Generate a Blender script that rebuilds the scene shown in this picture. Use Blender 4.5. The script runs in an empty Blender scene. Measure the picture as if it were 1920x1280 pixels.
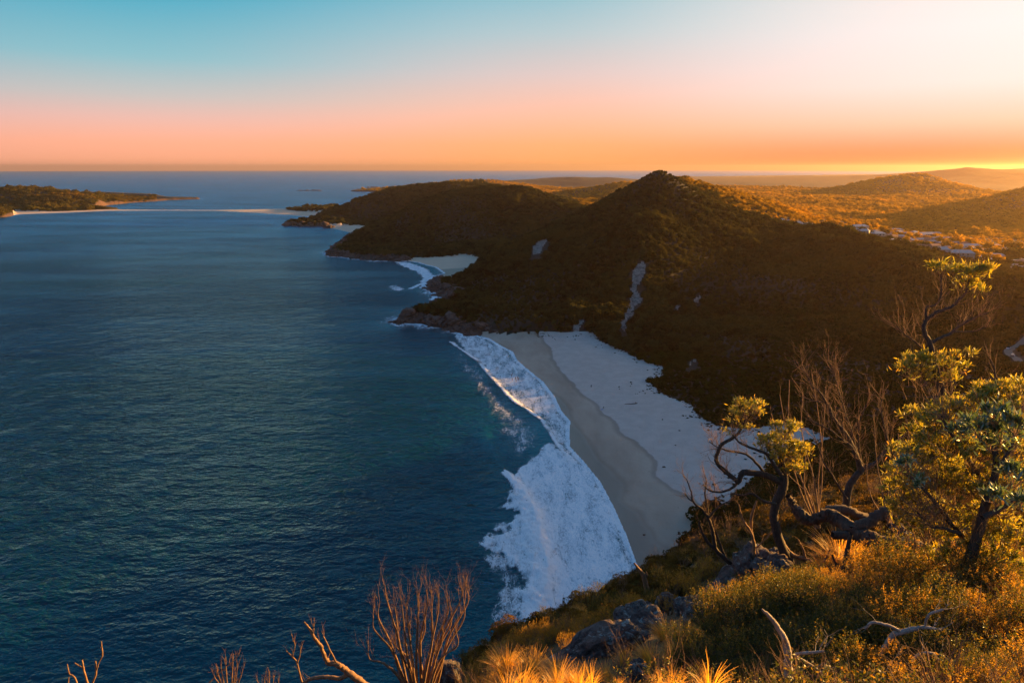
import bpy, math, random
import numpy as np
from math import radians as R

# ------------------------------------------------------------------ camera, sky, sun, exposure
scene = bpy.context.scene
H = 130.0                        # eye height above the sea
FPX = 1280.0                     # focal length in pixels of the 1920 px wide photograph
PITCH = R(14.284)
cam_data = bpy.data.cameras.new("camera")
cam = bpy.data.objects.new("camera", cam_data)
scene.collection.objects.link(cam)
cam.location = (0, 0, H)
cam.rotation_euler = (R(90) - PITCH, 0, 0)
cam_data.sensor_width = 36.0
cam_data.lens = 36.0 * FPX / 1920.0
cam_data.clip_start = 0.1
cam_data.clip_end = 200000
scene.camera = cam

SUN_AZ, SUN_EL = R(66), R(6.2)   # azimuth measured from the view direction (+Y) towards +X
sun_dir = (math.sin(SUN_AZ) * math.cos(SUN_EL), math.cos(SUN_AZ) * math.cos(SUN_EL), math.sin(SUN_EL))
sd = bpy.data.lights.new("sun", 'SUN')
sd.energy = 5.0
sd.angle = R(0.5)
sd.color = (1.0, 0.50, 0.12)
sun = bpy.data.objects.new("sun", sd)
scene.collection.objects.link(sun)
sun.rotation_euler = (R(90) - SUN_EL, 0, math.pi - SUN_AZ)

scene.view_settings.view_transform = 'Standard'
scene.view_settings.look = 'None'
scene.view_settings.exposure = 1.85
scene.view_settings.gamma = 1.0
scene.cycles.use_denoising = True
scene.cycles.max_bounces = 6
scene.cycles.diffuse_bounces = 1
scene.cycles.glossy_bounces = 2
scene.cycles.transmission_bounces = 3
scene.cycles.transparent_max_bounces = 12
scene.cycles.volume_bounces = 0
scene.cycles.sample_clamp_indirect = 4.0


class NT:
    """tiny helper to write node trees"""
    def __init__(s, tree):
        s.t = tree; s.n = tree.nodes; s.l = tree.links
        s.n.clear()
    def node(s, typ, ins=None, **kw):
        nd = s.n.new(typ)
        for k, v in kw.items():
            setattr(nd, k, v)
        for k, v in (ins or {}).items():
            s.put(nd, k, v)
        return nd
    def put(s, nd, k, v):
        sock = nd.inputs[k]
        if isinstance(v, bpy.types.NodeSocket):
            s.l.new(v, sock)
        else:
            if isinstance(v, (tuple, list)) and len(v) == 3 and sock.type == 'RGBA':
                v = (*v, 1)
            sock.default_value = v
    def m(s, op, a, b=0.0, c=0.0, clamp=False):
        nd = s.node('ShaderNodeMath', {0: a, 1: b, 2: c}, operation=op)
        nd.use_clamp = clamp
        return nd.outputs[0]
    def mix(s, f, a, b, typ='MIX'):
        nd = s.n.new('ShaderNodeMix'); nd.data_type = 'RGBA'; nd.blend_type = typ
        s.put(nd, 0, f); s.put(nd, 6, a); s.put(nd, 7, b)
        return nd.outputs[2]
    def ramp(s, f, stops, interp='LINEAR'):
        nd = s.n.new('ShaderNodeValToRGB'); s.l.new(f, nd.inputs[0])
        cr = nd.color_ramp; cr.interpolation = interp
        while len(cr.elements) > 1:
            cr.elements.remove(cr.elements[-1])
        cr.elements[0].position = stops[0][0]
        cr.elements[0].color = col4(stops[0][1])
        for p, c in stops[1:]:
            e = cr.elements.new(p); e.color = col4(c)
        return nd.outputs[0]
    def mrange(s, v, a, b, c=0.0, d=1.0, smooth=True):
        nd = s.node('ShaderNodeMapRange', {0: v, 1: a, 2: b, 3: c, 4: d})
        nd.interpolation_type = 'SMOOTHSTEP' if smooth else 'LINEAR'
        return nd.outputs[0]
    def noise(s, scale, detail=4, rough=0.5, vec=None, dist=0.0, typ='FBM'):
        nd = s.n.new('ShaderNodeTexNoise'); nd.noise_dimensions = '3D'
        nd.inputs['Scale'].default_value = scale; nd.inputs['Detail'].default_value = detail
        nd.inputs['Roughness'].default_value = rough; nd.inputs['Distortion'].default_value = dist
        if vec is not None: s.l.new(vec, nd.inputs['Vector'])
        return nd.outputs[0]
    def attr(s, name):
        nd = s.n.new('ShaderNodeAttribute'); nd.attribute_name = name
        return nd.outputs['Fac']
    def geo(s):
        return s.n.new('ShaderNodeNewGeometry').outputs['Position']
    def mapping(s, vec, scale=(1, 1, 1), rot=(0, 0, 0)):
        nd = s.n.new('ShaderNodeMapping')
        s.l.new(vec, nd.inputs[0]); nd.inputs['Scale'].default_value = scale; nd.inputs['Rotation'].default_value = rot
        return nd.outputs[0]


def col4(c):
    if isinstance(c, (int, float)): return (c, c, c, 1)
    return (*c[:3], 1)


def srgb(r, g, b):
    f = lambda v: v / 255 / 12.92 if v / 255 <= 0.04045 else ((v / 255 + 0.055) / 1.055) ** 2.4
    return (f(r), f(g), f(b))


world = bpy.data.worlds.new("World")
scene.world = world
world.use_nodes = True
w = NT(world.node_tree)
tc = w.node('ShaderNodeTexCoord').outputs['Generated']
sep = w.node('ShaderNodeSeparateXYZ', {0: tc})
elev = w.m('ARCSINE', sep.outputs[2])                       # radians
e01 = w.m('DIVIDE', elev, 1.5708, clamp=True)
hx = w.node('ShaderNodeVectorMath', {0: tc, 1: (1, 1, 0)}, operation='MULTIPLY').outputs[0]
hn = w.node('ShaderNodeVectorMath', {0: hx}, operation='NORMALIZE').outputs[0]
dt = w.node('ShaderNodeVectorMath', {0: hn, 1: (math.sin(SUN_AZ), math.cos(SUN_AZ), 0)}, operation='DOT_PRODUCT').outputs['Value']
d90 = 90.0
d = lambda lst: [(e / 90.0, srgb(*c) if max(c) > 2 else c) for e, c in lst]
far_side = w.ramp(e01, d([(0, (255, 170, 128)), (1.8, (255, 176, 142)), (3.4, (234, 184, 170)), (5.0, (196, 190, 186)), (7.5, (138, 186, 196)), (12, (66, 164, 190)), (17, (40, 126, 164)), (30, (84, 138, 182)), (90, (48, 84, 140))]))
mid_side = w.ramp(e01, d([(0, (255, 168, 96)), (1.8, (255, 176, 118)), (4, (254, 188, 158)), (7, (222, 196, 190)), (10, (180, 196, 200)), (14, (120, 182, 198)), (20, (80, 156, 184)), (34, (88, 138, 182)), (90, (48, 84, 140))]))
near_side = w.ramp(e01, d([(0, (160, 88, 62)), (1.2, (222, 136, 98)), (3, (252, 200, 172)), (5.5, (1.0, .80, .73)), (9, (1.0, .86, .82)), (14, (250, 232, 222)), (22, (214, 214, 214)), (40, (84, 122, 166)), (90, (48, 84, 140))]))
f1 = w.mrange(dt, -0.07, 0.54)
f2 = w.mrange(dt, 0.44, 0.93)
grad = w.mix(f2, w.mix(f1, far_side, mid_side), near_side)
back = w.mrange(dt, -0.9, 0.0)
grad = w.mix(back, w.mix(0.5, grad, srgb(84, 112, 156)), grad)
sky = w.node('ShaderNodeTexSky')
sky.sky_type = 'NISHITA'
sky.sun_disc = False
sky.sun_elevation = SUN_EL
sky.sun_rotation = SUN_AZ
sky.air_density = 1.0; sky.dust_density = 1.5; sky.ozone_density = 3.0
bg1 = w.node('ShaderNodeBackground', {0: sky.outputs[0], 1: 0.0006})
bg2 = w.node('ShaderNodeBackground', {0: grad, 1: 0.31})
add = w.node('ShaderNodeAddShader', {0: bg1.outputs[0], 1: bg2.outputs[0]})
out = w.node('ShaderNodeOutputWorld', {0: add.outputs[0]})


# ------------------------------------------------------------------ where a pixel of the photograph lies in the place
def ray(px, py):
    xc = (np.asarray(px, float) - 960) / FPX
    yc = -(np.asarray(py, float) - 640) / FPX
    return xc, math.cos(PITCH) + yc * math.sin(PITCH), -math.sin(PITCH) + yc * math.cos(PITCH)


def PD(px, py, D):               # the point seen at (px, py) that is D metres ahead
    a, b, c = ray(px, py)
    t = D / b
    return np.array([a * t, b * t + 0 * a, H + c * t]).T


def PZ(px, py, z=0.0):           # the point seen at (px, py) at height z
    a, b, c = ray(px, py)
    t = (z - H) / c
    return np.array([a * t, b * t, H + c * t]).T


def project(x, y, z):            # world -> pixel of the 1920 px frame
    dy, dz = y, z - H
    fwd = dy * math.cos(PITCH) - dz * math.sin(PITCH)
    up = dy * math.sin(PITCH) + dz * math.cos(PITCH)
    fwd = np.maximum(fwd, 1e-3)
    return 960 + FPX * x / fwd, 640 - FPX * up / fwd


# ------------------------------------------------------------------ noise
def _hash(ix, iy, seed):
    h = (ix.astype(np.int64) * 374761393 + iy.astype(np.int64) * 668265263 + seed * 1442695041) & 0xFFFFFFFF
    h = ((h ^ (h >> 13)) * 1274126177) & 0xFFFFFFFF
    return ((h ^ (h >> 16)) & 0xFFFFFF) / float(0xFFFFFF)


def vnoise(x, y, seed=0):
    ix, iy = np.floor(x), np.floor(y)
    fx, fy = x - ix, y - iy
    fx = fx * fx * fx * (fx * (fx * 6 - 15) + 10); fy = fy * fy * fy * (fy * (fy * 6 - 15) + 10)
    a = _hash(ix, iy, seed); b = _hash(ix + 1, iy, seed); c = _hash(ix, iy + 1, seed); d = _hash(ix + 1, iy + 1, seed)
    return (a * (1 - fx) + b * fx) * (1 - fy) + (c * (1 - fx) + d * fx) * fy


def fbm(x, y, scale, octaves=4, seed=0, gain=0.5):      # about -1 .. 1
    s = 0; a = 1.0; tot = 0
    for o in range(octaves):
        s = s + a * (vnoise(x / scale + 17.3 * o, y / scale - 9.1 * o, seed + o) * 2 - 1)
        tot += a; a *= gain; scale *= 0.5
    return s / tot * 1.3


def sstep(a, b, v):
    t = np.clip((v - a) / (b - a), 0, 1)
    return t * t * (3 - 2 * t)


def inpoly(x, y, poly):
    inside = np.zeros(x.shape, bool)
    n = len(poly)
    for i in range(n):
        x1, y1 = poly[i][:2]; x2, y2 = poly[(i + 1) % n][:2]
        if y1 == y2: continue
        c = ((y1 > y) != (y2 > y)) & (x < (x2 - x1) * (y - y1) / (y2 - y1) + x1)
        inside ^= c
    return inside


def dline(x, y, poly, closed=False, vals=None):
    """distance to a polyline (and, with vals, the value carried by its nearest segment)"""
    best = np.full(x.shape, 1e18); bv = np.zeros(x.shape)
    n = len(poly)
    for i in range(n if closed else n - 1):
        x1, y1 = poly[i][:2]; x2, y2 = poly[(i + 1) % n][:2]
        dx, dy = x2 - x1, y2 - y1
        L = dx * dx + dy * dy + 1e-9
        t = np.clip(((x - x1) * dx + (y - y1) * dy) / L, 0, 1)
        d = (x - x1 - t * dx) ** 2 + (y - y1 - t * dy) ** 2
        if vals is not None:
            m = d < best
            bv[m] = vals[i]
        best = np.minimum(best, d)
    return (np.sqrt(best), bv) if vals is not None else np.sqrt(best)


# ------------------------------------------------------------------ object helpers
def tag(o, label=None, cat=None, group=None, kind=None):
    if label: o['label'] = label
    if cat: o['category'] = cat
    if group: o['group'] = group
    if kind: o['kind'] = kind
    return o


def link(name, me, mat=None, parent=None, loc=None):
    o = bpy.data.objects.new(name, me)
    scene.collection.objects.link(o)
    if mat is not None and me is not None:
        for mm in (mat if isinstance(mat, (list, tuple)) else [mat]):
            me.materials.append(mm)
    if parent is not None: o.parent = parent
    if loc is not None: o.location = loc
    return o


def np_mesh(name, verts, faces, smooth=True, attrs=None, mi=None):
    """verts (n,3), faces (m,k) with one k"""
    verts = np.ascontiguousarray(verts, np.float32); faces = np.ascontiguousarray(faces, np.int32)
    me = bpy.data.meshes.new(name)
    m, k = faces.shape
    me.vertices.add(len(verts)); me.vertices.foreach_set('co', verts.ravel())
    me.loops.add(m * k); me.loops.foreach_set('vertex_index', faces.ravel())
    me.polygons.add(m)
    me.polygons.foreach_set('loop_start', np.arange(0, m * k, k, dtype=np.int32))
    try: me.polygons.foreach_set('loop_total', np.full(m, k, dtype=np.int32))
    except Exception: pass
    if mi is not None: me.polygons.foreach_set('material_index', np.ascontiguousarray(mi, np.int32))
    me.update(calc_edges=True)
    me.polygons.foreach_set('use_smooth', np.full(m, smooth, dtype=bool))
    for kx, v in (attrs or {}).items():
        at = me.attributes.new(kx, 'FLOAT', 'POINT')
        at.data.foreach_set('value', np.ascontiguousarray(v, np.float32))
    return me


def empty(name, loc=(0, 0, 0), rz=0.0):
    o = bpy.data.objects.new(name, None)
    scene.collection.objects.link(o)
    o.empty_display_size = 0.2
    o.location = loc; o.rotation_euler = (0, 0, rz)
    return o


def material(name):
    m = bpy.data.materials.new(name)
    m.use_nodes = True
    return m, NT(m.node_tree)


def finish(n, surf, disp=None):
    o = n.node('ShaderNodeOutputMaterial')
    n.l.new(surf, o.inputs[0])
# ------------------------------------------------------------------ the coast (traced at sea level)
S, K = 0, 1                                        # sandy / rocky shore
coast_main = [  # px, py, kind of the stretch that starts here
    (-900, 1560, K), (-300, 1480, K), (300, 1430, K), (700, 1380, K), (900, 1275, K), (985, 1225, K), (1060, 1195, K), (1150, 1150, K), (1196, 1112, S),
    (1188, 1065, S), (1166, 1002, S), (1143, 950, S), (1120, 905, S), (1088, 865, S), (1063, 838, S), (1062, 812, S), (1064, 790, S), (1047, 770, S),
    (1036, 745, S), (1014, 716, S), (988, 695, S), (966, 676, S), (958, 660, S), (935, 648, S), (916, 636, K),
    (901, 631, K), (886, 627, K), (868, 626, K), (846, 621, K), (830, 615, K), (815, 614, K), (801, 611, K), (786, 606, K), (773, 607, K), (758, 606, K), (742, 609, K),
    (739, 603, K), (752, 598, K), (768, 591, K), (784, 587, K), (801, 581, K), (812, 574, K), (824, 570, K), (838, 563, K), (843, 559, K), (829, 555, K),
    (818, 555, K), (823, 550, K), (808, 547, K), (803, 540, K), (810, 532, K), (806, 528, K), (818, 519, K), (834, 513, S),
    (818, 501, S), (800, 497, S), (785, 492, S), (767, 490, K), (734, 489.5, K), (710, 489, K), (689, 488, K), (664, 485.5, K), (647, 483, K), (634, 480.5, K), (624, 481.5, K), (613, 476.5, K), (622, 468, K),
    (634, 459, K), (655, 447, K), (672, 438, K), (661, 437.5, S), (640, 432, S), (622, 428, K), (600, 424.5, K), (582, 424.5, K), (560, 424, K), (540, 423, K), (529, 421.5, K),
    (533, 420, K), (548, 419, K), (560, 417, K), (576, 418, K), (580, 414, K), (590, 409, K), (606, 400, K), (626, 393, K), (655, 384, K), (690, 372, K), (705, 362, K),
    (690, 359.5, K), (672, 359.5, K), (656, 358.8, K), (670, 356.5, K), (700, 353.5, K), (740, 350.5, K), (830, 347, S), (930, 344, S), (1100, 339, S), (1190, 336, S),
    (1300, 331, S), (1500, 328.5, S), (1900, 327, S), (2600, 327, S), (4200, 330, S), (9500, 400, S), (9500, 2200, S), (-900, 2600, K)]
coast_isle = [
    (-500, 420, K), (-200, 412, K), (-40, 409, K), (8, 407.5, K), (24, 405, K), (26, 402.5, S), (60, 401, S), (120, 399, S), (200, 395.6, S), (300, 394.7, S),
    (400, 395.2, S), (480, 399, S), (540, 403.2, S), (590, 407.5, S), (618, 404, S), (640, 397, S), (640, 388, S), (600, 389.8, S), (540, 391.2, S), (480, 392.6, S), (400, 393.9, S), (300, 393.7, S),
    (228, 393, S), (176, 389.5, K), (200, 385, K), (245, 380.5, K), (290, 377.5, K), (310, 375.8, K), (345, 374.4, K), (374, 373.4, K), (376, 372.4, K), (345, 372.2, K), (318, 371, K),
    (290, 366, K), (200, 362, K), (0, 360, K), (-400, 358, K), (-900, 370, K)]


def cpoly(c):
    p = PZ([q[0] for q in c], [q[1] for q in c], 0.0)
    return [(float(a[0]), float(a[1])) for a in p]


CM, CI = cpoly(coast_main), cpoly(coast_isle)
KM, KI = [q[2] for q in coast_main], [q[2] for q in coast_isle]
# close the land behind the camera
CM[0] = (-420, 60); CM[-1] = (-420, -900); CM[-2] = (9000, -900); CM[-3] = (16000, 3000); CM[-4] = (16000, 12000)

# ------------------------------------------------------------------ heights: points read off the photograph, each at its own distance
pd = [  # px, py, metres ahead (seen surface)
    # main hill, crest from the shore up to the peak and down to the right
    (843, 513, 813), (872, 499, 830), (900, 489, 840), (922, 480, 845), (959, 464, 850), (998, 447, 855), (1026, 434, 860), (1060, 421, 865), (1106, 392, 870),
    (1134, 378, 871), (1157, 364, 872), (1185, 346, 874), (1202, 333, 875), (1219, 322, 875), (1240, 318, 875), (1261, 330, 872), (1283, 348, 884), (1311, 364, 898), (1340, 380, 910),
    (1368, 396, 922), (1399, 406, 928), (1432, 414, 922), (1466, 423, 905), (1500, 428, 878), (1577, 432, 815), (1619, 446, 772), (1661, 454, 732), (1703, 467, 690),
    (1746, 482, 642), (1774, 493, 620), (1858, 526, 540), (1930, 552, 505),
    # its face
    (1200, 480, 652), (1200, 400, 745), (1100, 470, 720), (1120, 430, 790), (1000, 520, 690), (1050, 560, 612), (1150, 560, 588), (1250, 560, 590), (1300, 480, 680), (1290, 420, 765), (1350, 430, 765), (1420, 450, 765), (1330, 395, 830), (1350, 560, 612),
    (1400, 480, 710), (1450, 520, 645), (1550, 520, 655), (1650, 520, 625), (1560, 470, 720), (1500, 600, 540), (1650, 600, 530), (1800, 600, 515), (1900, 610, 490),
    # hill beyond
    (646, 456, 1200), (683, 432, 1230), (717, 415, 1260), (745, 402, 1290), (773, 386, 1310), (801, 373, 1330), (829, 365, 1350), (872, 358, 1360), (914, 352, 1370), (956, 349.5, 1370),
    (981, 350, 1372), (1012, 359, 1385), (1040, 368, 1400), (1060, 378, 1400), (1082, 388, 1400), (1103, 399, 1400), (1125, 408, 1390), (1040, 388, 1290), (800, 433, 1170), (900, 433, 1180), (900, 398, 1250), (1000, 433, 1200), (1000, 398, 1270), (720, 458, 1130),
    # third hill
    (587, 416, 1620), (604, 403, 1650), (627, 395, 1700), (646, 388, 1720), (677, 378, 1760), (703, 368, 1800), (734, 354, 1850), (762, 348.6, 1880), (801, 347, 1900), (846, 344, 1900),
    (886, 348, 1900), (908, 351, 1880), (720, 393, 1750), (800, 373, 1800), (660, 408, 1700),
    # hills in the distance
    (905, 337, 4000), (870, 341, 3900), (940, 343, 3900), (715, 351, 5050), (740, 344.5, 5100), (765, 343, 5100),
    (960, 342, 4500), (1016, 337, 4700), (1081, 332, 4800), (1117, 334, 4800), (1140, 332, 4800), (1179, 335.5, 4800), (1215, 339, 4800),
    (1072, 366, 2900), (1100, 354, 2950), (1143, 346, 3000), (1180, 342, 3000), (1220, 345, 3000),
    (1272, 334, 1300), (1283, 335, 1300), (1311, 345, 1290), (1354, 353, 1260), (1387, 360, 1230), (1410, 367, 1210), (1450, 381, 1230), (1490, 394, 1260), (1530, 404, 1290),
    (1549, 365, 3000), (1622, 343, 3250), (1661, 333, 3300), (1692, 327, 3300), (1726, 326, 3300), (1746, 330, 3300), (1788, 344, 3250), (1830, 355, 3200), (1858, 361, 3150),
    (1737, 325, 6000), (1774, 318.5, 6000), (1802, 316, 6000), (1813, 313, 6000), (1830, 314.5, 6000), (1852, 319.5, 6000), (1886, 319.5, 6000), (1920, 316.5, 6000), (2000, 312, 6000), (1690, 331, 6000),
    (1930, 353, 2000), (1885, 363, 2000), (1845, 374, 1950), (2000, 338, 2000), (2100, 335, 2000),
    (1292, 324.5, 14000), (1342, 321.5, 14000), (1376, 322.5, 14000), (1399, 325, 14000), (1438, 324, 14000), (1480, 322, 14000), (1515, 322, 14000), (1577, 324.5, 14000), (1622, 326, 14000),
    (1380, 334, 8000), (1447, 332, 8000), (1501, 329.5, 8000), (1605, 333, 8000), (1647, 334, 8000), (1320, 335, 8000),
    # island on the left
    (0, 354, 2500), (40, 351, 2500), (100, 359, 2480), (180, 367, 2450), (240, 365, 2500), (290, 370, 2570), (308, 374, 2700), (-80, 358, 2500), (-200, 366, 2500), (60, 375, 2350), (130, 380, 2300), (200, 381, 2450), (0, 385, 2280),
    # the slope below the camera
    (900, 1300, 9.5), (1150, 1300, 7.2), (1400, 1300, 6.5), (1650, 1300, 5.8), (1930, 1300, 5.1), (880, 1245, 19), (960, 1220, 25), (1050, 1170, 31), (1150, 1130, 35), (1250, 1080, 36),
    (1310, 1050, 38), (1100, 1215, 12.5), (1200, 1150, 17), (1290, 1120, 18), (1400, 1085, 17), (1450, 1085, 15), (1560, 1000, 17), (1700, 1070, 12), (1850, 1030, 11),
    (1560, 960, 22), (1700, 930, 23), (1900, 900, 21), (2100, 880, 20),
]
pz = [  # px, py, height
    (850, 580, 7), (900, 560, 13), (950, 590, 10), (820, 597, 4), (900, 600, 8), (1000, 600, 12), (1100, 600, 12), (1200, 600, 13), (960, 630, 3.5), (1000, 633, 3), (1060, 633, 4), (1115, 637, 4), (1180, 670, 4),
    (1245, 700, 4), (1290, 765, 4), (1350, 815, 4), (1545, 840, 6), (1250, 820, 2.6), (1150, 720, 2.6), (1280, 930, 2.2), (1050, 660, 2.6), (1300, 650, 8), (1400, 700, 7), (1500, 750, 9), (1600, 700, 11), (1500, 650, 10), (1700, 640, 14), (1600, 800, 10),
    (1750, 760, 14), (1850, 700, 18), (1950, 650, 20), (1450, 930, 8), (1550, 900, 10), (1650, 860, 13), (1400, 1000, 8), (1330, 1000, 6), (1800, 850, 20), (1950, 800, 28), (1290, 1040, 5),
    (880, 492, 2.5), (850, 500, 2), (895, 487, 5), (700, 478, 6), (800, 478, 5), (870, 478, 8), (640, 434, 5), (600, 421, 5), (560, 420, 2),
    (1450, 412, 15), (1600, 418, 13), (1650, 430, 12), (1750, 440, 12), (1850, 460, 12), (1920, 480, 12), (1930, 560, 13), (1500, 392, 18), (1700, 390, 18), (1900, 400, 20),
    (1600, 372, 20), (1450, 350, 28), (1380, 345, 25), (1627, 376, 18), (1500, 345, 20), (1600, 345, 20), (1129, 377, 15), (1050, 362, 12), (1040, 350, 15), (1150, 360, 15),
    (450, 396, 1.5), (300, 394, 1.2), (570, 397, 3), (600, 398, 3), (120, 392, 3), (10, 397, 8), (-40, 395, 14), (345, 373.2, 3)]
pw = []  # px column, metres ahead, height (hidden slopes; an unseen ridge is added below)
for col, rows in {
        1200: [(60, 82), (90, 58), (120, 35), (150, 14), (172, 7)], 1400: [(40, 99), (60, 88), (90, 66), (120, 44), (150, 24), (180, 10)], 1560: [(40, 106), (60, 92), (100, 62), (150, 32), (190, 13)],
        1900: [(40, 108), (60, 95), (100, 72), (150, 50), (250, 32)], 1000: [(45, 92), (80, 60), (120, 28), (155, 8)], 700: [(10, 119), (20, 109), (60, 70), (100, 36), (130, 10)],
        200: [(9, 120.5), (20, 108), (60, 66), (100, 30)], -400: [(10, 119), (20, 106), (60, 62)], 2400: [(10, 122), (40, 104), (100, 70), (200, 50)], 3200: [(20, 112), (60, 95)],
        1000.5: [(1000, 25)], 1100: [(1080, 34), (1650, 22)], 1200.5: [(1120, 48), (1400, 30)], 1300: [(1080, 60)], 800: [(2400, 20), (1550, 30)], 650: [(2200, 6)], 950: [(2300, 25), (1600, 45)], 1060: [(1700, 22)],
        1180: [(1500, 28), (2200, 20)], 1000.7: [(3500, 15)], 1300.5: [(2000, 35), (3500, 20)], 1800: [(4600, 20), (9000, 30)], 1500.5: [(5500, 18), (10500, 20)], 1250: [(6000, 18), (10500, 25)],
        1400.5: [(17000, 20)], 0: [(3000, 30)], 1600.5: [(1050, 15), (4050, 20)], 1640: [(4250, 24)], 1710: [(4300, 30)], 1800.5: [(4150, 24)], 1860: [(4000, 24)], 1500.7: [(3700, 18)], 1400.7: [(3700, 22)], 1550: [(3550, 22)], 1780: [(1700, 12), (2150, 15), (2650, 20)], 1690: [(2500, 17), (1700, 12)]}.items():
    for D, z in rows:
        pw.append(((round(col) - 960) / FPX * D / math.cos(PITCH), D, z))
pw += [(430, 420, 62), (430, 345, 60), (480, 370, 70), (400, 280, 58), (470, 440, 68), (560, 490, 74), (560, 600, 52), (620, 420, 70), (430, 500, 54), (700, 600, 25), (800, 300, 40), (100, 0, 108), (200, 0, 85), (330, 120, 62), (290, 240, 42), (1200, 900, 14), (2500, 1500, 20),  # leading points add an unseen ridge at right to shade the beach
       (0, 0.5, 128.2), (0, 3, 127.4), (3, 1, 128.4), (-3, 1, 127.5), (0, -4, 129), (-60, -20, 110), (4000, 3000, 25), (9000, 7000, 40)]
ctrl = [PD(a, b, c) for a, b, c in pd] + [PZ(a, b, c) for a, b, c in pz] + [np.array(q, float) for q in pw]
for poly, kinds, n0, n1 in ((CM, KM, 1, len(CM) - 5), (CI, KI, 0, len(CI))):
    for i in range(n0, n1):
        ctrl.append(np.array([poly[i][0], poly[i][1], 0.0]))
ctrl = np.array(ctrl)


def lp(x, y):
    r = np.sqrt(x * x + y * y) + 1e-6
    return np.arctan2(x, y), np.log(r)


def tps_fit(pts, reg=5e-5):
    u, v = lp(pts[:, 0], pts[:, 1])
    n = len(u)
    d2 = (u[:, None] - u[None]) ** 2 + (v[:, None] - v[None]) ** 2
    Kx = 0.5 * d2 * np.log(d2 + 1e-12) + np.eye(n) * reg
    Pm = np.stack([np.ones(n), u, v], 1)
    A = np.zeros((n + 3, n + 3)); A[:n, :n] = Kx; A[:n, n:] = Pm; A[n:, :n] = Pm.T
    b = np.zeros(n + 3); b[:n] = pts[:, 2]
    return u, v, np.linalg.solve(A, b)


TP = tps_fit(ctrl)


def tps_eval(u, v):
    cu, cv, wt = TP
    out_ = np.zeros(u.size, np.float32); uf, vf = u.ravel().astype(float), v.ravel().astype(float)
    cu32, cv32, w32 = cu, cv, wt
    n = len(cu)
    for s in range(0, uf.size, 40000):
        a, b = uf[s:s + 40000, None], vf[s:s + 40000, None]
        d2 = (a - cu32) ** 2 + (b - cv32) ** 2
        out_[s:s + 40000] = (0.5 * d2 * np.log(d2 + 1e-12)) @ w32[:n] + w32[n] + a[:, 0] * w32[n + 1] + b[:, 0] * w32[n + 2]
    return out_.reshape(u.shape).astype(float)


# coarse lookup of the smooth heights, in (azimuth, log distance)
U0, U1, V0, V1 = R(-62), R(88), math.log(1.2), math.log(19000)
NU, NV = 620, 900
gu, gv = np.meshgrid(np.linspace(U0, U1, NU), np.linspace(V0, V1, NV))
TPG = tps_eval(gu, gv)
gx, gy = np.exp(gv) * np.sin(gu), np.exp(gv) * np.cos(gu)


def shore(x, y):
    """signed distance to the shore (land positive) and 1 on rocky stretches"""
    dm, km = dline(x, y, CM, True, KM)
    di, ki = dline(x, y, CI, True, KI)
    ins = inpoly(x, y, CM) | inpoly(x, y, CI)
    m = di < dm
    return np.where(ins, 1, -1) * np.where(m, di, dm), np.where(m, ki, km)


SHG, KG = shore(gx, gy)


def glook(G, x, y):
    u, v = lp(x, y)
    fu = np.clip((u - U0) / (U1 - U0) * (NU - 1), 0, NU - 1.001); fv = np.clip((v - V0) / (V1 - V0) * (NV - 1), 0, NV - 1.001)
    iu, iv = fu.astype(int), fv.astype(int); a, b = fu - iu, fv - iv
    return (G[iv, iu] * (1 - a) + G[iv, iu + 1] * a) * (1 - b) + (G[iv + 1, iu] * (1 - a) + G[iv + 1, iu + 1] * a) * b


# the beaches: polygons of bare sand
sand_main_px = [(1196, 1112), (1150, 1140), (1100, 1090), (1040, 900), (1000, 800), (900, 700), (880, 640), (905, 627), (935, 630), (960, 634), (1000, 634), (1060, 634), (1115, 637), (1122, 646), (1150, 658), (1180, 672), (1200, 682), (1222, 690), (1246, 695),
                (1249, 708), (1236, 713), (1216, 716), (1214, 724), (1226, 733), (1240, 745), (1262, 757), (1290, 765), (1300, 775), (1308, 790), (1330, 803), (1350, 813), (1372, 815), (1400, 818), (1430, 812), (1462, 808), (1490, 812),
                (1520, 822), (1556, 838), (1558, 846), (1530, 850), (1510, 856), (1490, 870), (1462, 888), (1438, 904), (1415, 918), (1392, 932), (1372, 948), (1366, 965), (1362, 990), (1358, 1010), (1350, 1000), (1348, 968), (1344, 950), (1325, 962),
                (1312, 985), (1296, 1012), (1284, 1032), (1268, 1050), (1250, 1062), (1240, 1075)]
SAND = cpoly([(a, b, 0) for a, b in sand_main_px])
SAND2 = cpoly([(766, 488, 0), (780, 486, 0), (800, 486.5, 0), (840, 485.5, 0), (868, 482, 0), (885, 485, 0), (902, 489, 0), (890, 520, 0), (830, 530, 0), (780, 505, 0)])
SAND3 = cpoly([(618, 425.5, 0), (640, 424.5, 0), (672, 422.5, 0), (690, 425, 0), (690, 445, 0), (640, 440, 0)])
VEGSPIT = cpoly([(536, 392.5, 0), (560, 389, 0), (640, 388, 0), (636, 399, 0), (600, 398.5, 0), (570, 397, 0), (545, 395, 0)])
SPIT = cpoly([(26, 412, 0), (26, 397.5, 0), (60, 397, 0), (110, 397, 0), (140, 395.8, 0), (190, 393.6, 0), (232, 391.9, 0), (300, 392.4, 0), (420, 392.6, 0), (500, 389, 0), (660, 380, 0), (660, 412, 0)])


SDG = np.full(gx.shape, -1e3)
for P_ in (SAND, SAND2, SAND3):
    SDG = np.maximum(SDG, dline(gx, gy, P_, True) * np.where(inpoly(gx, gy, P_), 1, -1))


def terrain_z(x, y):
    t = glook(TPG, x, y); s = glook(SHG, x, y); k = glook(KG, x, y) > 0.5
    return compose(x, y, t, s, k)


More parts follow.
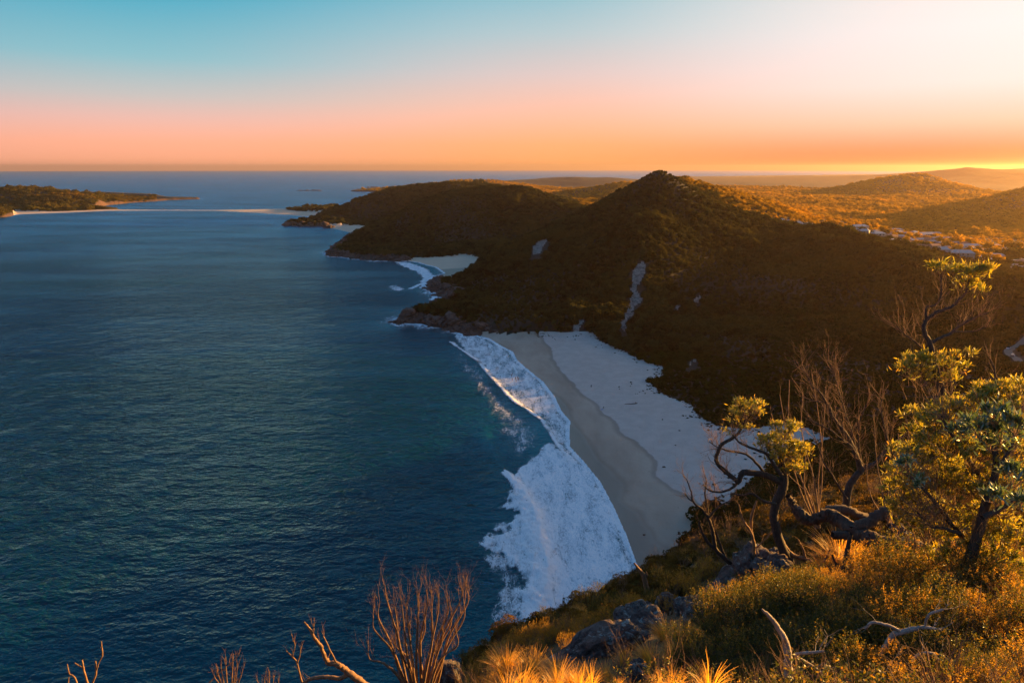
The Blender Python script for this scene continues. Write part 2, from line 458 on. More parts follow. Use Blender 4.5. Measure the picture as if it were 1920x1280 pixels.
def compose(x, y, t, s, k):
    r = np.sqrt(x * x + y * y)
    sw = sstep(-9, 5, glook(SDG, x, y)) * (r < 1500)          # 1 on the beaches, easing off into the dune
    ns = fbm(x, y, 120, 5, 3) * 3.2 - 1.8 + fbm(x, y, 28, 4, 9) * 1.2
    ns = ns * np.clip(s / 70, 0, 1) * np.clip((r - 60) / 250, 0, 1) * (1 - .97 * sw)
    nearn = fbm(x, y, 3.5, 4, 21) * 0.13 * (1 - sstep(60, 140, r))
    z = t + ns + nearn
    rock = np.minimum(np.maximum(s, 0) * 0.75, 7) + fbm(x, y, 9, 4, 5) * 2.2 * np.clip(s / 3, 0, 1) * np.clip((40 - s) / 30, 0, 1)
    z = np.where(k & (s < 60), np.maximum(z, rock * (1 - sw)), z)
    z = np.maximum(z, np.clip(np.maximum(s, 0) * 0.05, 0, 1.2))
    zs = np.clip(s * 0.05, 0, 2.2) + 0.02 * np.clip(s - 44, 0, 80)
    z = z * (1 - sw) + zs * sw
    z = np.where((r > 1500) & is_sand(x, y), np.minimum(z, 1.5), z)
    z = np.where(s < 0, np.maximum(s * np.where(k, 0.6, 0.06), -8) - 0.02, z)
    return z


def is_sand(x, y):
    return inpoly(x, y, SAND) | inpoly(x, y, SAND2) | inpoly(x, y, SAND3) | (inpoly(x, y, SPIT) & ~inpoly(x, y, VEGSPIT))


# pale scree scars on the hills, as seen polygons
SCARS = [[(1185, 512), (1190, 502), (1205, 497), (1213, 499), (1211, 512), (1199, 529), (1195, 541), (1197, 556), (1207, 553), (1209, 560), (1192, 574), (1181, 593), (1175, 616), (1167, 617), (1167, 594), (1178, 574), (1181, 556), (1185, 543), (1188, 529), (1184, 515)],
         [(996, 478), (1001, 459), (1013, 450), (1027, 446), (1021, 462), (1008, 478)],
         [(1075, 618), (1078, 606), (1089, 598), (1098, 600), (1087, 612)],
         [(1301, 565), (1304, 557), (1312, 557), (1312, 566), (1305, 570)], [(1265, 570), (1274, 570), (1276, 580), (1268, 580)],
         [(1288, 683), (1304, 668), (1306, 672), (1294, 684)]]

# ------------------------------------------------------------------ the ground as fine sheets
nu, nv = 1000, 1180
au = np.linspace(R(-52), R(78), nu)
av = np.linspace(math.log(2.2), math.log(18000), nv)
uu, vv = np.meshgrid(au, av)
rr = np.exp(vv)
X, Y = rr * np.sin(uu), rr * np.cos(uu)
SH = glook(SHG, X, Y); KK = glook(KG, X, Y) > 0.5
near = np.abs(SH) < rr * 0.02
xs, ys = X[near], Y[near]
s_, k_ = shore(xs, ys)
SH[near] = s_; KK[near] = k_ > 0.5
Z = compose(X, Y, glook(TPG, X, Y), SH, KK)
SANDM = is_sand(X, Y)
PXg, PYg = project(X, Y, Z)
SCARM = np.zeros(X.shape, bool)
jx, jy = fbm(X, Y, 9, 3, 77) * 5, fbm(X, Y, 9, 3, 78) * 5
for sc_ in SCARS:
    SCARM |= inpoly(PXg + jx, PYg + jy, sc_) & (rr > 300) & (rr < 900) & (fbm(X, Y, 7, 3, 79) > -1.0)
sandsd = dline(X, Y, SAND, True) * np.where(inpoly(X, Y, SAND), 1, -1)
wetl = cpoly([(q[0], q[1], 0) for q in [(880, 620), (940, 648), (952, 656), (966, 680), (990, 700), (1022, 726), (1050, 748), (1062, 760), (1072, 790), (1096, 820), (1122, 858), (1150, 888), (1173, 907), (1168, 942), (1196, 962), (1207, 989), (1224, 1017), (1262, 1045), (1262, 1100), (1240, 1140)]])
dryl = cpoly([(q[0], q[1], 0) for q in [(975, 620), (1014, 639), (1030, 657), (1051, 701), (1070, 720), (1092, 742), (1120, 761), (1135, 780), (1158, 800), (1164, 820), (1207, 845), (1238, 870), (1228, 898), (1257, 923), (1289, 939), (1312, 957), (1345, 985), (1420, 1060)]])


def side(poly):              # signed: positive on the landward (right) side of the line
    d = dline(X, Y, poly)
    far_ = poly + [(900, poly[-1][1] - 40), (900, poly[0][1] + 40)]
    return d * np.where(inpoly(X, Y, far_), 1, -1)


wob = fbm(X, Y, 14, 4, 31) * 2.5
WET = side(wetl) + wob * .7
DRY = side(dryl) + wob
idx = np.arange(nu * nv).reshape(nv, nu)
F = np.stack([idx[:-1, :-1], idx[:-1, 1:], idx[1:, 1:], idx[1:, :-1]], -1).reshape(-1, 4)
flat = lambda g: g.ravel()
fx_, fy_, fr_, fsh = (flat(g)[F].mean(1) for g in (X, Y, rr, SH))
fs_ = flat(SANDM.astype(float))[F].mean(1) >= 0.5
fsc = flat(SCARM.astype(float))[F].mean(1) >= 0.5
keep = flat(SH)[F].max(1) > -np.maximum(6, fr_ * 0.004)
faz = np.arctan2(fx_, fy_)
fpx = 960 + FPX * np.tan(faz) / math.cos(PITCH)
cls = np.full(len(F), 5)                                    # 5 = lowland
cls[fr_ < 1160] = 2
cls[(fr_ < 1160) & ((fx_ * 0 + fr_ < 470) | (fpx > 1480))] = 6   # dune flat / forest below
cls[(fr_ < 175) | ((fr_ < 230) & (fpx > 1250))] = 1
hill2 = inpoly(fx_, fy_, [(-520, 980), (-60, 1000), (-40, 985), (40, 960), (140, 1080), (330, 1400), (200, 1560), (-180, 1520), (-420, 1400)])
cls[hill2] = 3
hill3 = inpoly(fx_, fy_, [(-900, 1560), (-500, 1560), (-180, 1520), (200, 1560), (150, 2400), (-700, 2500), (-900, 1900)])
cls[hill3] = 4
cls[inpoly(fx_, fy_, [(-4000, 1200), (-1000, 1900), (-700, 2500), (-900, 4000), (-4000, 4200)]) & (fr_ > 1500)] = 7
cls[fr_ > 4200] = 8
cls[fs_ & (fr_ < 900)] = 10
cls[fs_ & (fr_ >= 900) & (fr_ < 1300)] = 11
cls[fs_ & (fr_ >= 1300) & (fr_ < 1750)] = 12
cls[fs_ & (fr_ >= 1750)] = 13
cls[fsc] = 20
# ------------------------------------------------------------------ materials of the setting
def mat_soil():
    m, n = material("scrub_soil")
    p = n.geo()
    a = n.noise(0.12, 6, .6, p); b = n.noise(1.1, 5, .65, p)
    c = n.ramp(a, [(.35, (.008, .009, .005)), (.55, (.018, .017, .008)), (.7, (.030, .024, .012))])
    c = n.mix(n.mrange(b, .45, .7), c, (.026, .022, .010))
    rk = n.attr('rock')
    rn = n.noise(.35, 8, .68, p)
    rc = n.ramp(rn, [(.3, (.035, .018, .014)), (.5, (.10, .052, .036)), (.66, (.17, .10, .07)), (.8, (.24, .17, .13))])
    c = n.mix(rk, c, rc)
    bm = n.node('ShaderNodeBump', {'Height': n.noise(.8, 8, .7, p), 'Strength': .8, 'Distance': 1.2})
    b_ = n.node('ShaderNodeBsdfPrincipled', {'Base Color': c, 'Roughness': .95, 'Normal': bm.outputs[0]})
    finish(n, b_.outputs[0]); return m


def mat_near_soil():
    m, n = material("ridge_soil")
    p = n.geo()
    a = n.noise(1.5, 6, .6, p); b = n.noise(9, 6, .7, p)
    c = n.ramp(a, [(.3, (.05, .030, .012)), (.5, (.11, .065, .024)), (.7, (.20, .13, .05))])
    c = n.mix(n.mrange(b, .4, .75), c, (.05, .032, .016))
    bm = n.node('ShaderNodeBump', {'Height': b, 'Strength': .9, 'Distance': .12})
    b_ = n.node('ShaderNodeBsdfPrincipled', {'Base Color': c, 'Roughness': .95, 'Normal': bm.outputs[0]})
    finish(n, b_.outputs[0]); return m


def mat_sand():
    m, n = material("beach_sand")
    p = n.geo()
    wet, dry = n.attr('wet'), n.attr('dry')
    nz = n.noise(.16, 6, .6, p); fine = n.noise(2.2, 6, .7, p)
    streak = n.noise(.05, 6, .62, n.mapping(p, (1, .35, 1), (0, 0, R(25))))
    dryc = n.mix(n.mrange(nz, .35, .7), (.53, .43, .375), (.60, .495, .435))
    dryc = n.mix(n.mrange(fine, .52, .75), dryc, (.43, .39, .38))
    damp = n.ramp(streak, [(.35, (.40, .29, .22)), (.5, (.46, .345, .265)), (.65, (.52, .40, .315))])
    wetc = n.ramp(streak, [(.35, (.19, .125, .092)), (.65, (.26, .175, .13))])
    c = n.mix(n.mrange(dry, -2.2, 1.6), damp, dryc)
    edge = n.m('MULTIPLY', n.mrange(dry, -3.5, -.2), n.m('SUBTRACT', 1.0, n.mrange(dry, -.2, .8)))
    c = n.mix(n.m('MULTIPLY', edge, .45), c, (.16, .12, .09))
    c = n.mix(n.mrange(wet, 3.5, -2.5), c, wetc)
    spk = n.m('MULTIPLY', n.mrange(n.noise(1.3, 2, .5, p), .70, .74), n.mrange(n.noise(.09, 3, .5, p), .5, .62))
    c = n.mix(spk, c, (.08, .055, .04))
    rg = n.mrange(wet, 1.2, -1.0, .95, .42)
    bm = n.node('ShaderNodeBump', {'Height': n.m('ADD', fine, n.m('MULTIPLY', nz, 3.0)), 'Strength': n.mrange(wet, 0, 3, .05, .45), 'Distance': .35})
    b_ = n.node('ShaderNodeBsdfPrincipled', {'Base Color': c, 'Roughness': rg, 'Normal': bm.outputs[0], 'Specular IOR Level': n.mrange(wet, 1.5, -1, .2, .6)})
    finish(n, b_.outputs[0]); return m


def mat_simple_sand():
    m, n = material("far_sand")
    p = n.geo()
    c = n.mix(n.noise(.05, 4, .5, p), (.55, .42, .30), (.68, .54, .40))  # orange of the low sun put into the sand colour
    b_ = n.node('ShaderNodeBsdfPrincipled', {'Base Color': c, 'Roughness': .95})
    finish(n, b_.outputs[0]); return m


def mat_scree():
    m, n = material("pale_scree")
    p = n.geo()
    a = n.noise(.28, 8, .75, p)
    c = n.ramp(a, [(.38, (.07, .06, .05)), (.5, (.24, .20, .17)), (.65, (.37, .32, .28))])
    bm = n.node('ShaderNodeBump', {'Height': a, 'Strength': .9, 'Distance': 1.5})
    b_ = n.node('ShaderNodeBsdfPrincipled', {'Base Color': c, 'Roughness': .95, 'Normal': bm.outputs[0]})
    finish(n, b_.outputs[0]); return m


def mat_water():
    m, n = material("sea_water")
    p = n.geo()
    sh, surf = n.attr('shallow_and_glow'), n.attr('calm')
    w1 = n.noise(.075, 2, .5, n.mapping(p, (.5, 1, 1), (0, 0, R(22))), .2)
    w2 = n.noise(.20, 2, .5, n.mapping(p, (.55, 1, 1), (0, 0, R(6))), .3)
    w3 = n.noise(.46, 2, .55, n.mapping(p, (.6, 1, 1), (0, 0, R(28))), .3)
    w4 = n.noise(1.1, 2, .6, n.mapping(p, (.7, 1, 1), (0, 0, R(-14))), .3)
    patch = n.noise(.010, 8, .66, n.mapping(p, (.35, 1, 1), (0, 0, R(12))))
    h = n.m('ADD', n.m('ADD', n.m('MULTIPLY', w1, 3.4), n.m('MULTIPLY', w2, 2.2)), n.m('ADD', n.m('MULTIPLY', w3, 1.5), n.m('MULTIPLY', w4, .55)))
    st = n.m('MULTIPLY', n.mrange(patch, .36, .64, .55, 1.15), n.mrange(surf, 0, 1, 1.0, .5))
    bm = n.node('ShaderNodeBump', {'Height': h, 'Strength': st, 'Distance': 1.0})
    deep = n.mix(n.mrange(patch, .40, .60), (.0004, .0135, .0190), (.0006, .0195, .0260))
    tr = n.mix(w2, (.003, .11, .13), (.008, .20, .22))
    c = n.mix(sh, deep, tr)
    fr = n.node('ShaderNodeFresnel', {'IOR': 1.40, 'Normal': bm.outputs[0]})
    body = n.node('ShaderNodeBsdfDiffuse', {'Color': c, 'Normal': bm.outputs[0]})
    gl = n.node('ShaderNodeBsdfGlossy', {'Color': (.20, .66, 1.0, 1), 'Roughness': n.mrange(n.node('ShaderNodeSeparateXYZ', {0: p}).outputs[1], 300, 2000, .07, .26), 'Normal': bm.outputs[0]})
    mx = n.node('ShaderNodeMixShader', {0: fr.outputs[0], 1: body.outputs[0], 2: gl.outputs[0]})
    finish(n, mx.outputs[0]); return m


M = {}
M['soil'] = mat_soil(); M['near'] = mat_near_soil(); M['sand'] = mat_sand(); M['fsand'] = mat_simple_sand(); M['scree'] = mat_scree(); M['water'] = mat_water()

ROCKA = np.where(KK, sstep(13, 5, SH + fbm(X, Y, 12, 3, 61) * 5), 0.0)
ROCKA = np.maximum(ROCKA, 0)
names = {1: ('ridge slope', 'near', 'slope'), 2: ('hill', 'soil', 'hill'), 3: ('hill', 'soil', 'hill'), 4: ('hill', 'soil', 'hill'), 5: ('lowland', 'soil', 'lowland'), 6: ('flat', 'soil', 'dune_ground'),
         7: ('island', 'soil', 'island'), 8: ('far', 'soil', 'distant_hills'), 10: ('beach', 'sand', 'beach'), 11: ('beach', 'fsand', 'beach'), 12: ('beach', 'fsand', 'beach'), 13: ('sandbar', 'fsand', 'sandbar'),
         20: ('scree', 'scree', 'scree')}
land_labels = {
    1: "steep scrubby ridge slope at the bottom of the view, sunlit grass and rock", 2: "steep pointed hill with a shaded scrub face above the beach", 3: "rounded dark hill behind the small second beach",
    4: "low broad hill beyond the rounded one, rocky tip on the left", 5: "flat wooded lowland behind the pointed hill", 6: "vegetated dune ground between beach and pointed hill",
    7: "long scrubby island across the water on the left", 8: "hazy orange ranges along the right horizon", 10: "wide pale beach curving along the surf", 11: "small pale cove beach below the rounded hill",
    12: "tiny beach under the farthest dark hill", 13: "thin sunlit sand spit joining the island", 20: "pale bare scree scars on the pointed hill"}
V = np.stack([flat(X), flat(Y), flat(Z)], 1)
for c_ in sorted(names):
    fm = keep & (cls == c_)
    if not fm.any(): continue
    ff = F[fm]
    used, inv = np.unique(ff, return_inverse=True)
    me = np_mesh(names[c_][2], V[used], inv.reshape(ff.shape), True,
                 {'wet': flat(WET)[used], 'dry': flat(DRY)[used], 'rock': flat(ROCKA)[used]})
    tag(link(names[c_][2], me, M[names[c_][1]]), land_labels[c_], kind='structure')

# ------------------------------------------------------------------ the sea
nu2, nv2 = 760, 900
su = np.linspace(R(-60), R(60), nu2)
sv = np.linspace(math.log(70), math.log(30000), nv2)
suu, svv = np.meshgrid(su, sv); sr = np.exp(svv)
SX, SY = sr * np.sin(suu), sr * np.cos(suu)
sshore = glook(SHG, SX, SY); skind = glook(KG, SX, SY)
sshore = np.where(sr > 18500, -1e4, sshore)
# breaker crest lines (x, y) for real swell shapes
crest1 = cpoly([(880, 780, 0), (904, 804, 0), (920, 839, 0), (929, 870, 0), (948, 895, 0), (975, 925, 0), (1000, 965, 0), (1010, 1010, 0), (1022, 1060, 0), (1020, 1110, 0), (1005, 1150, 0), (985, 1185, 0)])
crest2 = cpoly([(843, 641, 0), (870, 660, 0), (893, 676, 0), (908, 693, 0), (920, 708, 0), (945, 735, 0), (965, 755, 0), (992, 772, 0), (1016, 790, 0), (1030, 812, 0), (1045, 835, 0), (1058, 851, 0), (1072, 864, 0)])


def swell(x, y):
    z = 0
    for cl, amp, wd in ((crest1, 2.1, 6.0), (crest2, .7, 3.0)):
        sgn = np.where(inpoly(x, y, cl + [(cl[-1][0] + 900, cl[-1][1]), (cl[0][0] + 900, cl[0][1])]), 1, -1)   # + = landward
        d = dline(x, y, cl) * sgn
        L = np.hypot(x - cl[0][0], y - cl[0][1])
        env = sstep(0, 60, L)
        z = z + amp * env * np.where(d < 0, np.exp(-(d / (wd * 1.6)) ** 2), np.exp(-(d / (wd * .55)) ** 2))
    return z


nearm = (sr < 900)
sz = np.zeros(SX.shape)
sz[nearm] = swell(SX[nearm], SY[nearm]) * np.clip(-sshore[nearm] / 8, 0, 1)
sz[nearm] += (fbm(SX[nearm], SY[nearm], 14, 3, 41) * .10) * np.clip(-sshore[nearm] / 30, 0, 1)
shal = (.65 * np.exp(-np.maximum(-sshore, 0) / 24) + .35 * np.exp(-np.maximum(-sshore, 0) / 75)) * np.where(sr < 1500, 1, 0)
shal = shal * (1 - skind * .45)
shal = np.clip(shal + .12 * np.clip(sz / 1.6, 0, 1) ** 2 * nearm, 0, 1)  # swell crests also go teal, imitating light through the wave
sF_idx = np.arange(nu2 * nv2).reshape(nv2, nu2)
SF = np.stack([sF_idx[:-1, :-1], sF_idx[:-1, 1:], sF_idx[1:, 1:], sF_idx[1:, :-1]], -1).reshape(-1, 4)
kk = sshore.ravel()[SF].min(1) < np.maximum(30, sr.ravel()[SF].mean(1) * .03)
SF = SF[kk]
us, inv = np.unique(SF, return_inverse=True)
me = np_mesh('sea', np.stack([SX.ravel(), SY.ravel(), sz.ravel()], 1)[us], inv.reshape(SF.shape), True, {'shallow_and_glow': shal.ravel()[us], 'calm': np.exp(-np.maximum(-sshore, 0) / 25).ravel()[us]})
tag(link('sea', me, M['water']), "dark blue rippled sea filling the left and reaching the horizon", kind='structure')

# ------------------------------------------------------------------ foam of the surf, a thin lumpy sheet riding on the water
nf_u, nf_v = 620, 640
fu_ = np.linspace(R(-17), R(17), nf_u); fv_ = np.linspace(math.log(158), math.log(1150), nf_v)
fuu, fvv = np.meshgrid(fu_, fv_); fr2 = np.exp(fvv)
FX, FY = fr2 * np.sin(fuu), fr2 * np.cos(fuu)
fsh2, fk2 = glook(SHG, FX, FY), glook(KG, FX, FY)
nr = np.abs(fsh2) < 20
a_, b_ = shore(FX[nr], FY[nr]); fsh2[nr] = a_; fk2[nr] = b_
P0 = lambda lst: cpoly([(q[0], q[1], 0) for q in lst])


def soft(poly, inner, val, n_amp=2.0, n_sc=6.0):
    d = dline(FX, FY, poly, True) * np.where(inpoly(FX, FY, poly), 1, -1) + fbm(FX, FY, n_sc, 3, 88) * n_amp
    return sstep(-inner * .3, inner, d) * val


wash = P0([(1007, 843), (1028, 828), (1050, 843), (1075, 855), (1095, 868), (1125, 905), (1150, 950), (1172, 1000), (1182, 1040), (1196, 1065), (1203, 1115), (1160, 1160), (1000, 1235), (966, 1199), (975, 1160), (985, 1120), (980, 1060), (968, 1000), (960, 940), (950, 897), (963, 884), (985, 862)])
froth = P0([(950, 893), (962, 905), (985, 940), (1005, 990), (1018, 1040), (1020, 1110), (990, 1190), (966, 1199), (970, 1150), (972, 1100), (940, 1050), (907, 1040), (904, 1015), (907, 999), (944, 965), (957, 924)])
trail = P0([(930, 1030), (975, 1050), (985, 1120), (975, 1180), (945, 1190), (935, 1150), (915, 1115), (925, 1085), (905, 1050)])
inner_ = P0([(846, 622), (880, 628), (920, 640), (950, 655), (968, 676), (990, 694), (1018, 716), (1040, 745), (1050, 768), (1068, 790), (1066, 838), (1040, 830), (1016, 790), (992, 772), (965, 755), (945, 735), (920, 708), (900, 684), (870, 660)])
outer_ = P0([(850, 650), (893, 680), (920, 712), (950, 742), (985, 772), (1010, 795), (1025, 828), (1000, 850), (965, 865), (945, 850), (930, 810), (905, 760), (880, 720), (850, 680)])
bay2 = P0([(735, 490), (773, 493), (804, 505), (815, 516), (820, 524), (812, 540), (822, 555), (846, 560), (826, 575), (808, 572), (802, 560), (810, 550), (795, 545), (783, 540), (786, 528), (790, 520), (780, 510), (750, 498)])
bay2b = P0([(726, 535), (745, 534), (762, 541), (752, 547), (732, 545)])
wv2 = P0([(762, 542), (775, 536), (788, 531), (790, 535), (775, 542)])
fo = np.zeros(FX.shape)
fo = np.maximum(fo, soft(wash, 3.0, .74))
fo = np.maximum(fo, soft(froth, 5, .68, 6, 5))
fo = np.maximum(fo, soft(trail, 6, .52, 5, 8))
fo = np.maximum(fo, soft(inner_, 3, .58, 2.0))
fo = np.maximum(fo, soft(outer_, 12, .37, 3, 9))
fo = np.maximum(fo, soft(bay2, 4, .74, 3))
fo = np.maximum(fo, soft(bay2b, 5, .55, 3)); fo = np.maximum(fo, soft(wv2, 2, .8, 1))
land1 = np.where(inpoly(FX, FY, crest2 + [(crest2[-1][0] + 900, crest2[-1][1]), (crest2[0][0] + 900, crest2[0][1])]), 1, -1)
d2_ = dline(FX, FY, crest2) * land1
fo = np.maximum(fo, np.where(d2_ > 0, np.exp(-(d2_ / 3.0) ** 2), np.exp(-(d2_ / 1.3) ** 2)) * 1.0 * (.75 + .4 * fbm(FX, FY, 9, 3, 91)))
d1_ = dline(FX, FY, crest1[4:]) * np.where(inpoly(FX, FY, crest1 + [(crest1[-1][0] + 900, crest1[-1][1]), (crest1[0][0] + 900, crest1[0][1])]), 1, -1)
fo = np.maximum(fo, np.where(d1_ > 0, np.exp(-(d1_ / 4.0) ** 2), np.exp(-(d1_ / 2.0) ** 2)) * 1.0)
rockf = fk2 * np.exp(-np.maximum(-fsh2, 0) / 9.0) * (.72 + .55 * fbm(FX, FY, 18, 4, 93)) * np.where(fr2 > 250, 1, 0)
fo = np.maximum(fo, rockf)
edge_ = (1 - fk2) * np.exp(-(np.maximum(-fsh2, 0) / 3.2)) * .78 * (fr2 < 1150)
fo = np.maximum(fo, edge_)
fo = np.where(fsh2 > 1.6, 0, fo)
tur = np.exp(-(np.maximum(d1_, 0) / 7) ** 2) * sstep(.3, .8, fo) * (dline(FX, FY, crest1[4:]) < 22)
tur = np.maximum(tur, np.exp(-(d2_ / 3.0) ** 2) * .5)
fz = swell(FX, FY) * np.clip(-fsh2 / 8, 0, 1) + fbm(FX, FY, 14, 3, 41) * .10 * np.clip(-fsh2 / 30, 0, 1)
fz += .10 + fo * .10 + tur * (.35 + .55 * fbm(FX, FY, 3.2, 4, 95)) + np.clip(fsh2, 0, 2) * .05
fz = np.maximum(fz, .05)
ff_ = np.arange(nf_u * nf_v).reshape(nf_v, nf_u)
FF = np.stack([ff_[:-1, :-1], ff_[:-1, 1:], ff_[1:, 1:], ff_[1:, :-1]], -1).reshape(-1, 4)
FF = FF[fo.ravel()[FF].max(1) > .16]
us, inv = np.unique(FF, return_inverse=True)
m, n = material('surf_foam')
p = n.geo(); fa = n.attr('foam')
big = n.noise(.20, 6, .66, n.mapping(p, (1, .28, 1), (0, 0, R(12))), .8)
lace = n.noise(1.15, 5, .72, n.mapping(p, (1, .42, 1), (0, 0, R(15))), 1.4)
tot = n.m('ADD', fa, n.m('ADD', n.m('MULTIPLY', n.m('SUBTRACT', big, .5), 1.0), n.m('MULTIPLY', n.m('SUBTRACT', lace, .5), 1.25)))
al = n.mrange(tot, .20, .76)
web = n.noise(.45, 6, .7, n.mapping(p, (1, .6, 1), (0, 0, R(-60))), 2.0)
web = n.m('ABSOLUTE', n.m('SUBTRACT', web, .5))
fc = n.mix(n.mrange(n.m('ADD', n.m('MULTIPLY', lace, .6), n.m('MULTIPLY', big, .4)), .38, .62), (.48, .68, .81), (.92, .93, .95))
fc = n.mix(n.m('MULTIPLY', n.mrange(web, .0, .05), n.m('SUBTRACT', 1.0, n.m('MULTIPLY', n.attr('tur'), 0.0))), n.mix(.55, fc, (.95, .96, .98)), fc)
fc = n.mix(n.attr('tur'), fc, (.90, .90, .92))
bm = n.node('ShaderNodeBump', {'Height': n.m('ADD', lace, big), 'Strength': .7, 'Distance': .5})
df = n.node('ShaderNodeBsdfDiffuse', {'Color': fc, 'Normal': bm.outputs[0]})
tp = n.node('ShaderNodeBsdfTransparent')
mx = n.node('ShaderNodeMixShader', {0: al, 1: tp.outputs[0], 2: df.outputs[0]})
finish(n, mx.outputs[0])
me = np_mesh('surf_foam', np.stack([FX.ravel(), FY.ravel(), fz.ravel()], 1)[us], inv.reshape(FF.shape), True, {'foam': fo.ravel()[us], 'tur': np.clip(tur, 0, 1).ravel()[us]})
tag(link('surf_foam', me, m), "white surf foam washing along the beach and the rocky points", kind='stuff')
# ------------------------------------------------------------------ foliage seen from afar: leaf clumps scattered over the hills
rng = np.random.default_rng(7)


def quads_from(c, n, t, ln, wd):
    """leaf quads: centre, normal, tangent, length, width -> verts, faces (rhombus)"""
    t = t - n * (t * n).sum(1, keepdims=True)
    t /= np.linalg.norm(t, axis=1, keepdims=True) + 1e-9
    b = np.cross(n, t)
    ln = np.asarray(ln)[:, None]; wd = np.asarray(wd)[:, None]
    v = np.stack([c - t * ln / 2, c + b * wd / 2 - t * ln * .05, c + t * ln / 2, c - b * wd / 2 - t * ln * .05], 1).reshape(-1, 3)
    return v, np.arange(len(c) * 4).reshape(-1, 4)


def unit(n, g=None):
    v = (g or rng).normal(size=(n, 3))
    return v / np.linalg.norm(v, axis=1, keepdims=True)


def leaf_clump(seed, n=320, lumps=8, leaf=.17, flat_=.62, spread=.62, lr=(.30, .46)):
    g = np.random.default_rng(seed)
    ang = g.uniform(0, 6.28, lumps); rad = np.sqrt(g.uniform(0, 1, lumps)) * spread
    cz = g.uniform(.25, .62, lumps) * (1.15 - rad * .6) * flat_ / .62
    cen = np.stack([rad * np.cos(ang), rad * np.sin(ang), cz], 1); lrad = g.uniform(*lr, lumps)
    k = g.integers(0, lumps, n)
    d = unit(n, g); d[:, 2] = np.abs(d[:, 2]) * 1.0 - .25 * g.uniform(0, 1, n)
    r = lrad[k] * g.uniform(.55, 1.05, n) ** .6
    c = cen[k] + d * r[:, None] * np.array([1, 1, .8])
    c[:, 2] = np.maximum(c[:, 2], -.15)
    nn = d + unit(n, g) * .9; nn /= np.linalg.norm(nn, axis=1, keepdims=True)
    v, f = quads_from(c, nn, unit(n, g), g.uniform(.8, 1.5, n) * leaf, g.uniform(.6, 1.0, n) * leaf)
    # a ragged inner mass so that no ground shows through the middle
    m = 60
    d2 = unit(m, g); d2[:, 2] = np.abs(d2[:, 2]) * .7 - .2
    c2 = d2 * np.array([.5, .5, .35]) + np.array([0, 0, .2]); n2 = d2 + unit(m, g) * .4; n2 /= np.linalg.norm(n2, axis=1, keepdims=True)
    v2, f2 = quads_from(c2, n2, unit(m, g), np.full(m, .42), np.full(m, .34))
    return np.concatenate([v, v2]), np.concatenate([f, f2 + len(v)])


def mat_foliage(name, dark, lite, warm, transl=.35, patch=.02, tint=(1.25, 1.2, .6)):
    m, n = material(name)
    rnd = n.node('ShaderNodeObjectInfo').outputs['Random']
    p = n.geo()
    pn = n.noise(patch, 4, .6, p)
    c = n.mix(rnd, dark, lite)
    c = n.mix(n.mrange(pn, .48, .66), c, warm)
    fine = n.noise(patch * 45, 2, .5, p)
    c = n.mix(n.mrange(fine, .35, .7), c, n.mix(.5, c, lite))
    d1 = n.node('ShaderNodeBsdfDiffuse', {'Color': c})
    tcol = n.mix(1.0, c, (*tint, 1), 'MULTIPLY')
    t1 = n.node('ShaderNodeBsdfTranslucent', {'Color': tcol})
    mx = n.node('ShaderNodeMixShader', {0: transl, 1: d1.outputs[0], 2: t1.outputs[0]})
    finish(n, mx.outputs[0]); return m


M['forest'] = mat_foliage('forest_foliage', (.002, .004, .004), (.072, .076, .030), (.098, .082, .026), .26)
M['wood'] = mat_foliage('woodland_foliage', (.05, .045, .010), (.36, .25, .035), (.44, .26, .03), .50, .004, (1.6, 1.25, .45))  # gold of the evening sun put into the leaf colour
M['scrub'] = mat_foliage('scrub_foliage', (.004, .010, .003), (.036, .056, .014), (.040, .048, .014), .28, .03)
M['brown'] = mat_foliage('brown_scrub', (.045, .026, .020), (.075, .045, .032), (.09, .05, .03), .2, .08)

protos = bpy.data.collections.new('foliage clumps')       # not linked: only instanced


def proto_set(prefix, mat, seeds, **kw):
    col_ = bpy.data.collections.new(prefix)
    for s_ in seeds:
        v, f = leaf_clump(s_, **kw)
        me = np_mesh(prefix, v, f, False)
        me.materials.append(mat)
        o = bpy.data.objects.new(prefix, me)
        col_.objects.link(o)
    return col_


def gn_tree(col_):
    ng = bpy.data.node_groups.new('scatter ' + col_.name, 'GeometryNodeTree')
    ng.interface.new_socket('Geometry', in_out='INPUT', socket_type='NodeSocketGeometry')
    ng.interface.new_socket('Geometry', in_out='OUTPUT', socket_type='NodeSocketGeometry')
    N, L = ng.nodes, ng.links
    gi, go = N.new('NodeGroupInput'), N.new('NodeGroupOutput')
    ci = N.new('GeometryNodeCollectionInfo')
    ci.inputs[0].default_value = col_; ci.inputs[1].default_value = True; ci.inputs[2].default_value = True
    ip = N.new('GeometryNodeInstanceOnPoints'); ip.inputs['Pick Instance'].default_value = True

    def at(name, t):
        a = N.new('GeometryNodeInputNamedAttribute'); a.data_type = t; a.inputs[0].default_value = name
        return [o for o in a.outputs if o.enabled][0]
    L.new(gi.outputs[0], ip.inputs['Points']); L.new(ci.outputs[0], ip.inputs['Instance'])
    L.new(at('pick', 'INT'), ip.inputs['Instance Index'])
    L.new(at('rot', 'FLOAT_VECTOR'), ip.inputs['Rotation'])
    L.new(at('siz', 'FLOAT_VECTOR'), ip.inputs['Scale'])
    L.new(ip.outputs[0], go.inputs[0])
    return ng


